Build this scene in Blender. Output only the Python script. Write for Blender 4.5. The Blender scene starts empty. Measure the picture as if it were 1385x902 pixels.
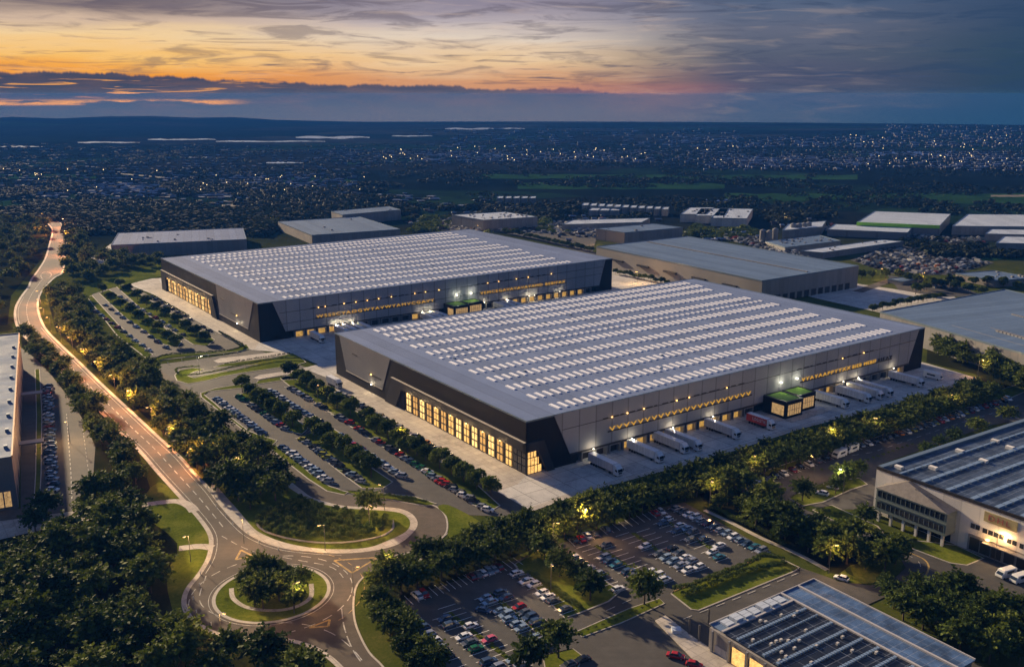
import bpy, math, random
import numpy as np
from mathutils import Vector, Matrix
R = math.radians
random.seed(7); rng = np.random.default_rng(7)
S = bpy.context.scene; COL = S.collection
# ------------------------------------------------------------------ camera
CAMH = 125.0; FPX = 1294.05; PITCH = R(14.035); CX, CY = 692.5, 451.0
cam_d = bpy.data.cameras.new('camera'); cam = bpy.data.objects.new('camera', cam_d); COL.objects.link(cam)
cam.location = (0, 0, CAMH); cam.rotation_euler = (R(90) - PITCH, 0, 0)
cam_d.sensor_width = 36; cam_d.lens = FPX / 1385 * 36; cam_d.clip_start = 1; cam_d.clip_end = 60000
S.camera = cam
# ------------------------------------------------------------------ light
SUN_AZ, SUN_EL = R(-41), R(18)          # azimuth measured from +Y towards +X
SUN_STRENGTH = 5.0; HAZE = 2.2e-4
sd = bpy.data.lights.new('sun', 'SUN'); sd.energy = SUN_STRENGTH; sd.angle = R(1.5); sd.color = (1.0, .75, .46)
so = bpy.data.objects.new('sun', sd); COL.objects.link(so)
dvec = Vector((math.sin(SUN_AZ) * math.cos(SUN_EL), math.cos(SUN_AZ) * math.cos(SUN_EL), math.sin(SUN_EL)))
so.rotation_euler = dvec.to_track_quat('Z', 'Y').to_euler(); so.location = (-300, 300, 300)
S.view_settings.view_transform = 'Standard'; S.view_settings.look = 'None'
S.view_settings.exposure = 1.05; S.view_settings.gamma = 1; S.view_settings.use_curve_mapping = False
S.render.engine = 'CYCLES'
cy = S.cycles; cy.use_denoising = True; cy.max_bounces = 5; cy.diffuse_bounces = 2; cy.glossy_bounces = 2
cy.transmission_bounces = 3; cy.volume_bounces = 0; cy.transparent_max_bounces = 6; cy.use_adaptive_sampling = True
cy.adaptive_threshold = 0.02; cy.sample_clamp_indirect = 4; cy.sample_clamp_direct = 0; cy.caustics_reflective = False; cy.caustics_refractive = False

W = bpy.data.worlds.new('World'); S.world = W; W.use_nodes = True
NT = W.node_tree; NT.nodes.clear()
class NB:
    def __init__(s, nt): s.nt = nt
    def n(s, t, **k):
        o = s.nt.nodes.new(t)
        for a, b in k.items(): setattr(o, a, b)
        return o
    def set(s, sock, v):
        if isinstance(v, bpy.types.NodeSocket): s.nt.links.new(v, sock)
        else: sock.default_value = v
    def m(s, op, a, b=0.0, c=None):
        o = s.n('ShaderNodeMath', operation=op); s.set(o.inputs[0], a); s.set(o.inputs[1], b)
        if c is not None: s.set(o.inputs[2], c)
        return o.outputs[0]
    def sm(s, x, lo, hi):      # smoothstep
        o = s.n('ShaderNodeMapRange', interpolation_type='SMOOTHSTEP'); s.set(o.inputs[0], x); s.set(o.inputs[1], lo); s.set(o.inputs[2], hi)
        o.inputs[3].default_value = 0; o.inputs[4].default_value = 1; return o.outputs[0]
    def mix(s, f, a, b):
        o = s.n('ShaderNodeMix', data_type='RGBA'); s.set(o.inputs[0], f)
        for sock, v in ((o.inputs[6], a), (o.inputs[7], b)):
            if isinstance(v, tuple): v = tuple(v)[:3] + (1,)
            s.set(sock, v)
        return o.outputs[2]
    def ramp(s, f, stops, interp='LINEAR'):
        o = s.n('ShaderNodeValToRGB'); e = o.color_ramp.elements; o.color_ramp.interpolation = interp
        while len(e) < len(stops): e.new(1)
        for q, (p, c) in zip(e, stops): q.position = p; q.color = tuple(c)[:3] + (1,)
        s.set(o.inputs[0], f); return o.outputs[0]
    def noise(s, vec, scale, detail=3, rough=.5, dist=0):
        o = s.n('ShaderNodeTexNoise'); s.set(o.inputs['Vector'], vec) if vec is not None else None
        o.inputs['Scale'].default_value = scale; o.inputs['Detail'].default_value = detail; o.inputs['Roughness'].default_value = rough; o.inputs['Distortion'].default_value = dist
        return o.outputs[0]
def s2l(c): return tuple((x / 255 / 12.92 if x / 255 <= .04045 else ((x / 255 + .055) / 1.055) ** 2.4) for x in c)
b = NB(NT)
tc = b.n('ShaderNodeTexCoord'); sx = b.n('ShaderNodeSeparateXYZ'); NT.links.new(tc.outputs['Generated'], sx.inputs[0])
X, Y, Z = sx.outputs
az = b.m('MULTIPLY', b.m('ARCTAN2', X, Y), 57.2958)
el = b.m('MULTIPLY', b.m('ARCSINE', Z), 57.2958)
cmb = b.n('ShaderNodeCombineXYZ'); b.set(cmb.inputs[0], b.m('MULTIPLY', az, .09)); b.set(cmb.inputs[1], b.m('MULTIPLY', el, .75)); cmb.inputs[2].default_value = 3.1
V1 = cmb.outputs[0]
warp = b.noise(V1, 1.3, 5, .55, .3)
e01 = b.m('DIVIDE', b.m('ADD', b.m('ADD', el, 1.0), b.m('MULTIPLY', b.m('SUBTRACT', warp, .5), 1.6)), 9.0)     # -1..8 deg
L_ = b.ramp(e01, [(0, s2l((210, 120, 40))), (.22, s2l((236, 152, 56))), (.33, s2l((242, 188, 106))), (.46, s2l((236, 202, 152))), (.54, s2l((204, 178, 156))), (.62, s2l((118, 106, 112))), (.7, s2l((88, 88, 106))), (1, s2l((100, 105, 128)))])
M_ = b.ramp(e01, [(0, s2l((190, 128, 96))), (.20, s2l((206, 150, 112))), (.32, s2l((228, 194, 152))), (.45, s2l((218, 202, 186))), (.56, s2l((176, 166, 172))), (.68, s2l((142, 134, 150))), (.78, s2l((125, 122, 145))), (1, s2l((112, 120, 150)))])
R_ = b.ramp(e01, [(0, s2l((72, 82, 106))), (.2, s2l((80, 84, 108))), (.35, s2l((84, 92, 112))), (.5, s2l((96, 102, 122))), (.62, s2l((84, 98, 124))), (.75, s2l((66, 88, 120))), (1, s2l((70, 92, 130)))])
RR = b.ramp(e01, [(0, s2l((34, 62, 88))), (.35, s2l((44, 70, 94))), (.6, s2l((50, 72, 102))), (1, s2l((60, 82, 118)))])
sky = b.mix(b.sm(az, -22, -3), L_, M_); sky = b.mix(b.sm(az, 0, 14), sky, R_); sky = b.mix(b.sm(az, 15, 29), sky, RR)
# dark streak clouds
st = b.noise(V1, 2.4, 7, .6, 1.0)
cm2 = b.n('ShaderNodeCombineXYZ'); b.set(cm2.inputs[0], b.m('MULTIPLY', az, .16)); b.set(cm2.inputs[1], b.m('MULTIPLY', el, 2.6)); cm2.inputs[2].default_value = 9.3
st2 = b.noise(cm2.outputs[0], 1.4, 6, .58, .8)
f1 = b.m('MULTIPLY', b.sm(st, .48, .66), .5)
lowband = b.m('MULTIPLY', b.sm(el, -.1, .8), b.m('SUBTRACT', 1.0, b.sm(el, 1.6, 3.2)))
f2 = b.m('MULTIPLY', b.m('MULTIPLY', b.sm(st2, .56, .72), lowband), .8)
tint = b.mix(b.sm(az, -8, 24), s2l((92, 84, 98)), s2l((42, 66, 98)))
sky = b.mix(f1, sky, tint); sky = b.mix(f2, sky, b.mix(b.sm(az, -5, 22), s2l((84, 80, 98)), s2l((58, 76, 108))))
# bright wisps
f3 = b.m('MULTIPLY', b.sm(b.noise(V1, 3.5, 4, .5, .5), .5, .75), b.m('MULTIPLY', b.m('SUBTRACT', 1.0, b.sm(az, 12, 26)), .16))
sky = b.mix(f3, sky, s2l((238, 206, 176)))
# cloud bank on the horizon
top = b.ramp(b.m('DIVIDE', b.m('ADD', az, 30), 60), [(0, (.86,) * 3), (.1, (.86,) * 3), (.2, (.66,) * 3), (.3, (.42,) * 3), (.44, (.36,) * 3), (.485, (.18,) * 3), (.53, (.26,) * 3), (.555, (.28,) * 3), (.575, (.12,) * 3), (.65, (0, 0, 0)), (1, (0, 0, 0))])
cm3 = b.n('ShaderNodeCombineXYZ'); b.set(cm3.inputs[0], b.m('MULTIPLY', az, .5)); cm3.inputs[1].default_value = 4.4
toph = b.m('ADD', b.m('MULTIPLY', top, 1.35), b.m('MULTIPLY', b.m('SUBTRACT', b.noise(cm3.outputs[0], 1.4, 8, .68), .5), .8))
bank = b.m('MULTIPLY', b.m('SUBTRACT', 1.0, b.sm(el, b.m('SUBTRACT', toph, .12), b.m('ADD', toph, .05))), b.m('SUBTRACT', 1.0, b.sm(az, 3.5, 14)))
bank = b.m('MULTIPLY', bank, b.m('ADD', .82, b.m('MULTIPLY', b.noise(V1, 4, 3), .3)))
bcol = b.mix(b.sm(el, -1.4, .9), b.mix(b.sm(az, -24, 8), s2l((84, 92, 112)), s2l((98, 98, 116))), b.mix(b.sm(az, -24, 4), s2l((62, 70, 94)), s2l((74, 76, 98))))
gapm = b.m('MULTIPLY', b.m('MULTIPLY', b.sm(el, -.62, -.5), b.m('SUBTRACT', 1.0, b.sm(el, -.42, -.22))), b.m('SUBTRACT', 1.0, b.sm(az, -17.5, -14.5)))
gapm = b.m('MULTIPLY', gapm, b.sm(b.noise(V1, 3.3, 4, .55), .40, .52))
gap2 = b.m('MULTIPLY', b.m('MULTIPLY', b.sm(st2, .57, .66), b.m('SUBTRACT', 1.0, b.sm(az, -19, -12))), b.m('MULTIPLY', b.sm(el, -.4, 0), .9))
sky = b.mix(bank, sky, bcol)
sky = b.mix(b.m('MULTIPLY', bank, gapm), sky, s2l((255, 178, 30)))
sky = b.mix(b.m('MULTIPLY', bank, gap2), sky, s2l((232, 160, 84)))
# pink low line right of centre, haze under the horizon
pk = b.m('MULTIPLY', b.m('MULTIPLY', b.sm(el, -.1, .15), b.m('SUBTRACT', 1.0, b.sm(el, .35, .8))), b.m('MULTIPLY', b.sm(az, -2, 4), b.m('SUBTRACT', 1.0, b.sm(az, 9, 15))))
sky = b.mix(b.m('MULTIPLY', pk, .3), sky, s2l((176, 110, 112)))
hz = b.m('SUBTRACT', 1.0, b.sm(el, -1.5, -.35))
hcol = b.mix(b.sm(az, 2, 26), s2l((96, 98, 116)), s2l((34, 66, 94)))
hcol = b.mix(b.sm(az, -24, -8), s2l((84, 92, 112)), hcol)
sky = b.mix(b.m('MULTIPLY', hz, .75), sky, hcol)
lift = b.n('ShaderNodeMix', data_type='RGBA', blend_type='MULTIPLY'); lift.inputs[0].default_value = 1; NT.links.new(sky, lift.inputs[6]); pth = b.m('MINIMUM', 6800.0, b.m('DIVIDE', 3.0, b.m('MAXIMUM', b.m('MULTIPLY', el, .01745), 1e-4))); lkv = b.m('MINIMUM', b.m('EXPONENT', b.m('MULTIPLY', pth, HAZE)), 3.9); lkc = b.n('ShaderNodeCombineXYZ'); b.set(lkc.inputs[0], lkv); b.set(lkc.inputs[1], b.m('POWER', lkv, .88)); b.set(lkc.inputs[2], b.m('POWER', lkv, .5)); lk = lkc.outputs[0]; NT.links.new(lk, lift.inputs[7]); sky = lift.outputs[2]
# the dome above the picture: lavender blue dusk, and its sky texture
nish = b.n('ShaderNodeTexSky', sky_type='NISHITA'); nish.sun_disc = False; nish.sun_elevation = R(3); nish.sun_rotation = SUN_AZ; nish.altitude = 100
upc = b.ramp(b.m('DIVIDE', el, 90), [(0, (.06, .08, .14)), (.12, (.065, .095, .20)), (.4, (.07, .115, .27)), (1, (.065, .115, .28))])
upm = b.n('ShaderNodeMix', data_type='RGBA', blend_type='ADD'); upm.inputs[0].default_value = .03; NT.links.new(upc, upm.inputs[6]); NT.links.new(nish.outputs[0], upm.inputs[7])
full = b.mix(b.sm(el, 5.5, 16), sky, upm.outputs[2])
bg = b.n('ShaderNodeBackground'); NT.links.new(full, bg.inputs[0]); bg.inputs[1].default_value = .51
wo = b.n('ShaderNodeOutputWorld'); NT.links.new(bg.outputs[0], wo.inputs[0])

# ------------------------------------------------------------------ helpers
_c, _s = math.cos(PITCH), math.sin(PITCH)
def ray(px, py):
    a = (px - CX) / FPX; q = -(py - CY) / FPX
    return a, _c + q * _s, -_s + q * _c
def G(px, py, z=0.0):                   # where the sight line of a photo pixel meets the level z
    dx, dy, dz = ray(px, py); k = (z - CAMH) / dz
    return Vector((dx * k, dy * k))
def PX(x, y, z=0):
    z -= CAMH; fw = y * _c - z * _s; up = y * _s + z * _c
    return CX + FPX * x / fw, CY - FPX * up / fw
def hgt(base, top):                     # height of a vertical edge seen from base to top
    g = G(*base); lo, hi = 0, 60
    for _ in range(40):
        m_ = (lo + hi) / 2
        if PX(g.x, g.y, m_)[1] > top[1]: lo = m_
        else: hi = m_
    return lo
def tag(o, label=None, cat=None, group=None, kind=None):
    if label: o['label'] = label
    if cat: o['category'] = cat
    if group: o['group'] = group
    if kind: o['kind'] = kind
    return o
def empty(name, loc=(0, 0, 0), rz=0, parent=None):
    o = bpy.data.objects.new(name, None); COL.objects.link(o); o.location = loc; o.rotation_euler = (0, 0, rz); o.empty_display_size = .5
    if parent: o.parent = parent
    return o
class MB:
    def __init__(s): s.v = []; s.f = []; s.m = []; s.mi = 0
    def add(s, vs, fs):
        k = len(s.v); s.v += [tuple(p) for p in vs]; s.f += [tuple(i + k for i in f) for f in fs]; s.m += [s.mi] * len(fs); return s
    def box(s, x0, x1, y0, y1, z0, z1, M=None):
        vs = [(x, y, z) for z in (z0, z1) for y in (y0, y1) for x in (x0, x1)]
        if M is not None: vs = [M @ Vector(p) for p in vs]
        return s.add(vs, [(0, 2, 3, 1), (4, 5, 7, 6), (0, 1, 5, 4), (2, 6, 7, 3), (0, 4, 6, 2), (1, 3, 7, 5)])
    def prism(s, pts, z0, z1):
        n = len(pts); a = sum(pts[i][0] * pts[(i + 1) % n][1] - pts[(i + 1) % n][0] * pts[i][1] for i in range(n))
        if a < 0: pts = pts[::-1]
        vs = [(p[0], p[1], z0) for p in pts] + [(p[0], p[1], z1) for p in pts]
        return s.add(vs, [tuple(range(n))[::-1], tuple(range(n, 2 * n))] + [(i, (i + 1) % n, n + (i + 1) % n, n + i) for i in range(n)])
    def sheet(s, pts, z):
        n = len(pts); a = sum(pts[i][0] * pts[(i + 1) % n][1] - pts[(i + 1) % n][0] * pts[i][1] for i in range(n))
        if a < 0: pts = pts[::-1]
        return s.add([(p[0], p[1], z) for p in pts], [tuple(range(n))])
    def cyl(s, p0, p1, r0, r1=None, n=8, cap=True):
        p0, p1 = Vector(p0), Vector(p1); r1 = r0 if r1 is None else r1; d = (p1 - p0).normalized()
        q = d.orthogonal().normalized(); w = d.cross(q); vs = []
        for p, r in ((p0, r0), (p1, r1)):
            for i in range(n): t = 2 * math.pi * i / n; vs.append(p + (q * math.cos(t) + w * math.sin(t)) * r)
        fs = [(i, (i + 1) % n, n + (i + 1) % n, n + i) for i in range(n)]
        if cap: fs += [tuple(range(n))[::-1], tuple(range(n, 2 * n))]
        return s.add(vs, fs)
    def loft(s, secs, close=True):       # list of equally long rings
        n = len(secs[0]); vs = [p for r in secs for p in r]; fs = []
        for k in range(len(secs) - 1):
            for i in range(n): fs.append((k * n + i, k * n + (i + 1) % n, (k + 1) * n + (i + 1) % n, (k + 1) * n + i))
        if close: fs += [tuple(range(n))[::-1], tuple(range((len(secs) - 1) * n, len(secs) * n))]
        return s.add(vs, fs)
    def mesh(s, name, mats, smooth=False):
        me = bpy.data.meshes.new(name); me.from_pydata(s.v, [], s.f)
        for m_ in (mats if isinstance(mats, (list, tuple)) else [mats]): me.materials.append(m_)
        if any(s.m): me.polygons.foreach_set('material_index', s.m)
        if smooth: me.polygons.foreach_set('use_smooth', [True] * len(me.polygons))
        me.update(); return me
    def build(s, name, mats, parent=None, smooth=False):
        return link(name, s.mesh(name, mats, smooth), parent)
def link(name, me, parent=None, loc=None, rz=None):
    o = bpy.data.objects.new(name, me); COL.objects.link(o)
    if parent: o.parent = parent
    if loc is not None: o.location = loc
    if rz is not None: o.rotation_euler = (0, 0, rz)
    return o
def copy_tree(o, parent=None):
    c = o.copy(); COL.objects.link(c)
    if parent: c.parent = parent
    for ch in KIDS.get(o.name, ()): copy_tree(ch, c)
    return c
KIDS = {}
def know(o):                            # remember the children of a prototype
    for x in list(bpy.data.objects):
        if x.parent is not None:
            KIDS.setdefault(x.parent.name, [])
            if x not in KIDS[x.parent.name]: KIDS[x.parent.name].append(x)
def smooth_poly(pts, k=6, closed=True):
    P = [Vector((p[0], p[1])) for p in pts]; n = len(P); out = []
    rngi = range(n) if closed else range(n - 1)
    for i in rngi:
        if closed: p0, p1, p2, p3 = P[i - 1], P[i], P[(i + 1) % n], P[(i + 2) % n]
        else: p0, p1, p2, p3 = P[max(i - 1, 0)], P[i], P[i + 1], P[min(i + 2, n - 1)]
        for j in range(k):
            t = j / k
            out.append(.5 * ((2 * p1) + (p2 - p0) * t + (2 * p0 - 5 * p1 + 4 * p2 - p3) * t * t + (3 * p1 - p0 - 3 * p2 + p3) * t ** 3))
    if not closed: out.append(P[-1])
    return out
def gp(pts, z=0): return [G(p[0], p[1], z) for p in pts]
def offset_line(L, d):                  # polyline moved sideways by d metres
    out = []
    for i, p in enumerate(L):
        a = L[max(i - 1, 0)]; c = L[min(i + 1, len(L) - 1)]; t = (c - a).normalized(); out.append(p + Vector((-t.y, t.x)) * d)
    return out
def ribbon(mb, L, w0, w1, z0, z1=None): # band between two side offsets
    A, B = offset_line(L, w0), offset_line(L, w1)
    for i in range(len(L) - 1):
        q = [A[i], A[i + 1], B[i + 1], B[i]]
        if z1 is None: mb.sheet(q, z0)
        else: mb.prism(q, z0, z1)
def dashes(mb, L, off, w, on, gap, z):
    L = offset_line(L, off) if off else L; acc = 0; on_now = True; cur = [L[0]]
    for i in range(len(L) - 1):
        a, c = L[i], L[i + 1]; d = (c - a).length
        if d < 1e-6: continue
        pos = 0
        while pos < d:
            need = (on if on_now else gap) - acc; step = min(need, d - pos); p = a + (c - a) * ((pos + step) / d)
            acc += step; pos += step
            if on_now: cur.append(p)
            if acc >= (on if on_now else gap) - 1e-6:
                if on_now and len(cur) > 1: ribbon(mb, cur, -w / 2, w / 2, z)
                on_now = not on_now; acc = 0; cur = [p]
def inside(p, poly):
    x, y = p; r = False; n = len(poly)
    for i in range(n):
        a, c = poly[i], poly[(i + 1) % n]
        if (a[1] > y) != (c[1] > y) and x < (c[0] - a[0]) * (y - a[1]) / (c[1] - a[1]) + a[0]: r = not r
    return r
ORD = 'first second third fourth fifth sixth seventh eighth ninth tenth eleventh twelfth thirteenth fourteenth fifteenth sixteenth seventeenth eighteenth nineteenth twentieth'.split()
TENS = {2: 'twenty', 3: 'thirty', 4: 'forty'}
def ordw(i):
    if i < 20: return ORD[i]
    t, u = divmod(i + 1, 10)
    return TENS[t][:-1] + 'ieth' if u == 0 else TENS[t] + '-' + ORD[u - 1]
# ------------------------------------------------------------------ materials
MATS = {}
def mat(name, col, rough=.7, metal=0, var=.0, scale=1.0, emis=None, es=0, spec=.5, bump=0, coord='Object', tint=None, detail=4):
    m_ = bpy.data.materials.new(name); m_.use_nodes = True; nt = m_.node_tree; q = NB(nt); p = nt.nodes['Principled BSDF']
    p.inputs['Roughness'].default_value = rough; p.inputs['Metallic'].default_value = metal; p.inputs['Specular IOR Level'].default_value = spec
    c = tuple(col)[:3] + (1,)
    if var:
        t = q.n('ShaderNodeTexCoord'); nz = q.noise(t.outputs[coord], scale, detail, .6)
        c2 = tint or tuple(x * (1 - var) for x in col); c1 = tuple(x * (1 + var) for x in col)
        r = q.ramp(nz, [(.32, c2), (.68, c1)]); nt.links.new(r, p.inputs['Base Color'])
        if bump:
            bm = q.n('ShaderNodeBump'); bm.inputs[0].default_value = bump; nt.links.new(nz, bm.inputs['Height']); nt.links.new(bm.outputs[0], p.inputs['Normal'])
    else: p.inputs['Base Color'].default_value = c
    if emis: p.inputs['Emission Color'].default_value = tuple(emis)[:3] + (1,); p.inputs['Emission Strength'].default_value = es
    MATS[name] = m_; return m_
def asphalt(name, base, warmth=0):
    m_ = bpy.data.materials.new(name); m_.use_nodes = True; nt = m_.node_tree; q = NB(nt); p = nt.nodes['Principled BSDF']
    t = q.n('ShaderNodeTexCoord').outputs['Object']
    big = q.noise(t, .035, 5, .65); mid = q.noise(t, .35, 5, .6); fine = q.noise(t, 9, 2, .5)
    mp = q.n('ShaderNodeMapping'); nt.links.new(t, mp.inputs[0]); mp.inputs['Rotation'].default_value = (0, 0, R(-35)); mp.inputs['Scale'].default_value = (.02, .5, 1)
    streak = q.noise(mp.outputs[0], 1, 4, .6)
    v = q.m('ADD', q.m('MULTIPLY', big, .5), q.m('ADD', q.m('MULTIPLY', mid, .25), q.m('ADD', q.m('MULTIPLY', fine, .1), q.m('MULTIPLY', streak, .15))))
    r = q.ramp(v, [(.34, tuple(x * .62 for x in base)), (.5, base), (.66, tuple(x * 1.5 for x in base))])
    nt.links.new(r, p.inputs['Base Color']); p.inputs['Roughness'].default_value = .85; p.inputs['Specular IOR Level'].default_value = .25
    MATS[name] = m_; return m_
M_ASPH = asphalt('asphalt', (.064, .062, .058)); M_ROAD = asphalt('road_asphalt', (.075, .060, .048)); M_LOT = asphalt('lot_asphalt', (.070, .067, .062))
def concrete(name, base, bw, bh, rot, mortar=.62):
    m_ = bpy.data.materials.new(name); m_.use_nodes = True; nt = m_.node_tree; q = NB(nt); p = nt.nodes['Principled BSDF']
    t = q.n('ShaderNodeTexCoord').outputs['Object']
    mp = q.n('ShaderNodeMapping'); nt.links.new(t, mp.inputs[0]); mp.inputs['Rotation'].default_value = (0, 0, rot)
    br = q.n('ShaderNodeTexBrick'); nt.links.new(mp.outputs[0], br.inputs[0]); br.offset = 0
    br.inputs['Color1'].default_value = tuple(x * .9 for x in base) + (1,); br.inputs['Color2'].default_value = tuple(x * 1.12 for x in base) + (1,)
    br.inputs['Mortar'].default_value = tuple(x * mortar for x in base) + (1,); br.inputs['Scale'].default_value = 1; br.inputs['Mortar Size'].default_value = .14
    br.inputs['Brick Width'].default_value = bw; br.inputs['Row Height'].default_value = bh
    nz = q.ramp(q.m('ADD', q.m('MULTIPLY', q.noise(t, .07, 7, .7), .6), q.m('MULTIPLY', q.noise(mp.outputs[0], .4, 6, .75, 1.2), .4)), [(.34, (.50, .50, .52)), (.5, (.92, .91, .9)), (.66, (1.15, 1.13, 1.1))])
    mx = q.n('ShaderNodeMix', data_type='RGBA', blend_type='MULTIPLY'); mx.inputs[0].default_value = 1; nt.links.new(br.outputs[0], mx.inputs[6]); nt.links.new(nz, mx.inputs[7])
    nt.links.new(mx.outputs[2], p.inputs['Base Color']); p.inputs['Roughness'].default_value = .8; p.inputs['Specular IOR Level'].default_value = .3
    MATS[name] = m_; return m_
YAW1, YAW2 = R(35.09), R(35.38)
M_YARD = concrete('yard_concrete', (.50, .49, .47), 8, 8, -YAW1, .5); M_PAVE = concrete('paving', (.44, .40, .35), 3, 3, -YAW1, .8)
M_KERB = mat('kerb_stone', (.36, .33, .29), .8, var=.15, scale=.6)
M_WHITE = mat('road_paint', (.34, .33, .31), .8, var=.45, scale=.6); M_YEL = mat('yellow_paint', (.30, .20, .06), .8, var=.45, scale=.6)
def grassm(name, a, c, d):
    m_ = bpy.data.materials.new(name); m_.use_nodes = True; nt = m_.node_tree; q = NB(nt); p = nt.nodes['Principled BSDF']
    t = q.n('ShaderNodeTexCoord').outputs['Object']
    v = q.m('ADD', q.m('MULTIPLY', q.noise(t, .06, 5, .65), .55), q.m('ADD', q.m('MULTIPLY', q.noise(t, 1.1, 5, .7), .3), q.m('MULTIPLY', q.noise(t, 7, 2, .6), .15)))
    nt.links.new(q.ramp(v, [(.36, a), (.5, c), (.63, d)]), p.inputs['Base Color']); p.inputs['Roughness'].default_value = 1; p.inputs['Specular IOR Level'].default_value = 0
    bm = q.n('ShaderNodeBump'); bm.inputs[0].default_value = .6; bm.inputs[1].default_value = .3; nt.links.new(v, bm.inputs['Height']); nt.links.new(bm.outputs[0], p.inputs['Normal'])
    MATS[name] = m_; return m_
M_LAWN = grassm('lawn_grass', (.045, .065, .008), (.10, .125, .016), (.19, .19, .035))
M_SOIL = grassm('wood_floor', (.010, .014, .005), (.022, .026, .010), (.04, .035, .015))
def panelm(name, col, rough, metal, pitch, axis='X', spec=.5, dark=.75):      # ribbed / jointed cladding
    m_ = bpy.data.materials.new(name); m_.use_nodes = True; nt = m_.node_tree; q = NB(nt); p = nt.nodes['Principled BSDF']
    t = q.n('ShaderNodeTexCoord').outputs['Object']; s = q.n('ShaderNodeSeparateXYZ'); nt.links.new(t, s.inputs[0])
    fr = q.m('FRACT', q.m('DIVIDE', s.outputs['XYZ'.index(axis)], pitch)); ln = q.sm(q.m('ABSOLUTE', q.m('SUBTRACT', fr, .5)), .44, .49)
    cell = q.n('ShaderNodeTexWhiteNoise', noise_dimensions='1D'); nt.links.new(q.m('FLOOR', q.m('DIVIDE', s.outputs['XYZ'.index(axis)], pitch)), cell.inputs['W'])
    nz = q.m('ADD', q.m('MULTIPLY', q.noise(t, .05, 5, .65), .7), q.m('MULTIPLY', cell.outputs[0], .3))
    base = q.ramp(nz, [(.3, tuple(x * .86 for x in col)), (.7, tuple(min(1, x * 1.12) for x in col))])
    nt.links.new(q.mix(q.m('MULTIPLY', ln, 1 - dark), base, (.02, .02, .025)), p.inputs['Base Color'])
    nt.links.new(q.ramp(q.noise(t, .09, 4, .6), [(.3, (rough * .8,) * 3), (.7, (min(1, rough * 1.25),) * 3)]), p.inputs['Roughness'])
    p.inputs['Metallic'].default_value = metal; p.inputs['Specular IOR Level'].default_value = spec
    MATS[name] = m_; return m_
M_ROOF = panelm('roof_sheet', (.165, .215, .345), .7, .0, 6.0, 'X', .06, .72)
M_GREY = panelm('grey_cladding', (.31, .32, .34), .5, .0, 7.5, 'X', .15, .6)
M_BLACK = panelm('black_cladding', (.012, .012, .014), .5, .0, 5.0, 'X', .1, .6)
M_DGREY = panelm('dark_frame', (.038, .038, .042), .6, .0, 5.0, 'X', .1, .6)
M_WALLG = panelm('silver_cladding', (.24, .24, .245), .5, .2, 4.0, 'X', .5, .7)
M_WALLT = panelm('tan_cladding', (.27, .25, .23), .6, .0, 4.0, 'X', .4, .75)
M_WALLW = panelm('white_cladding', (.50, .48, .45), .6, .0, 5.0, 'X', .4, .8)
M_ROOFB = panelm('blue_grey_roof', (.12, .18, .28), .7, .0, 5.0, 'X', .08, .75)
M_ROOFW = panelm('white_roof', (.46, .52, .60), .5, .0, 6.0, 'X', .5, .8)
M_EDGE = mat('roof_edge', (.16, .22, .28), .4, .2); M_EDGEB = mat('dark_trim', (.02, .02, .022), .4)
M_LIGHTS = mat('rooflight_sheet', (.93, .93, .95), .5, var=.05, scale=.09, detail=6)
M_WIN = mat('lit_window', (.3, .2, .08), .2, var=.0)
def litm(name, col, st, sc=(.8, .8, .35)):
    m_ = bpy.data.materials.new(name); m_.use_nodes = True; nt = m_.node_tree; q = NB(nt); p = nt.nodes['Principled BSDF']
    t = q.n('ShaderNodeTexCoord').outputs['Object']; nz = q.noise(t, .9, 4, .7); n2 = q.noise(t, 3.5, 3, .6)
    v = q.m('ADD', q.m('MULTIPLY', nz, .6), q.m('MULTIPLY', n2, .4))
    nt.links.new(q.ramp(v, [(.34, tuple(x * .25 for x in col)), (.47, tuple(x * .7 for x in col)), (.62, col)]), p.inputs['Emission Color'])
    p.inputs['Emission Strength'].default_value = st; p.inputs['Base Color'].default_value = (.05, .04, .03, 1); p.inputs['Roughness'].default_value = .15
    MATS[name] = m_; return m_
M_LIT = litm('lit_window_glass', (1.0, .54, .15), .85); M_LITS = [M_LIT, litm('dim_window_glass', (1.0, .50, .13), .55), litm('bright_window_glass', (1.0, .60, .20), 1.1)]; M_DOCKLIT = litm('lit_dock_interior', (1.0, .55, .12), .35)
M_SIGN = mat('gold_sign', (.5, .3, .05), .5, emis=(1.0, .52, .05), es=.26); M_SIGNOFF = mat('unlit_letters', (.02, .02, .02), .5)
M_LAMPW = mat('white_lamp', (.8, .8, .8), .4, emis=(1, .88, .66), es=7); M_LAMPA = mat('amber_lamp', (.8, .6, .4), .4, emis=(1, .52, .13), es=3.5)
M_GLASS = mat('dark_glass', (.02, .025, .03), .08, spec=.8); M_GREEN = mat('green_roof', (.16, .30, .03), .9, var=.25, scale=1.5)
M_POLE = mat('lamp_post_metal', (.12, .12, .12), .5, .5)
M_TYRE = mat('tyre_rubber', (.015, .015, .015), .8); M_CARGLASS = mat('car_glass', (.02, .03, .04), .06, spec=.9)
M_HEAD = mat('head_lamp', (.7, .72, .75), .2); M_TAIL = mat('tail_lamp', (.35, .01, .01), .3)
def carpaint(n, c, metal=.25): return mat('car_' + n, c, .22, metal, spec=.6)
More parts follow.
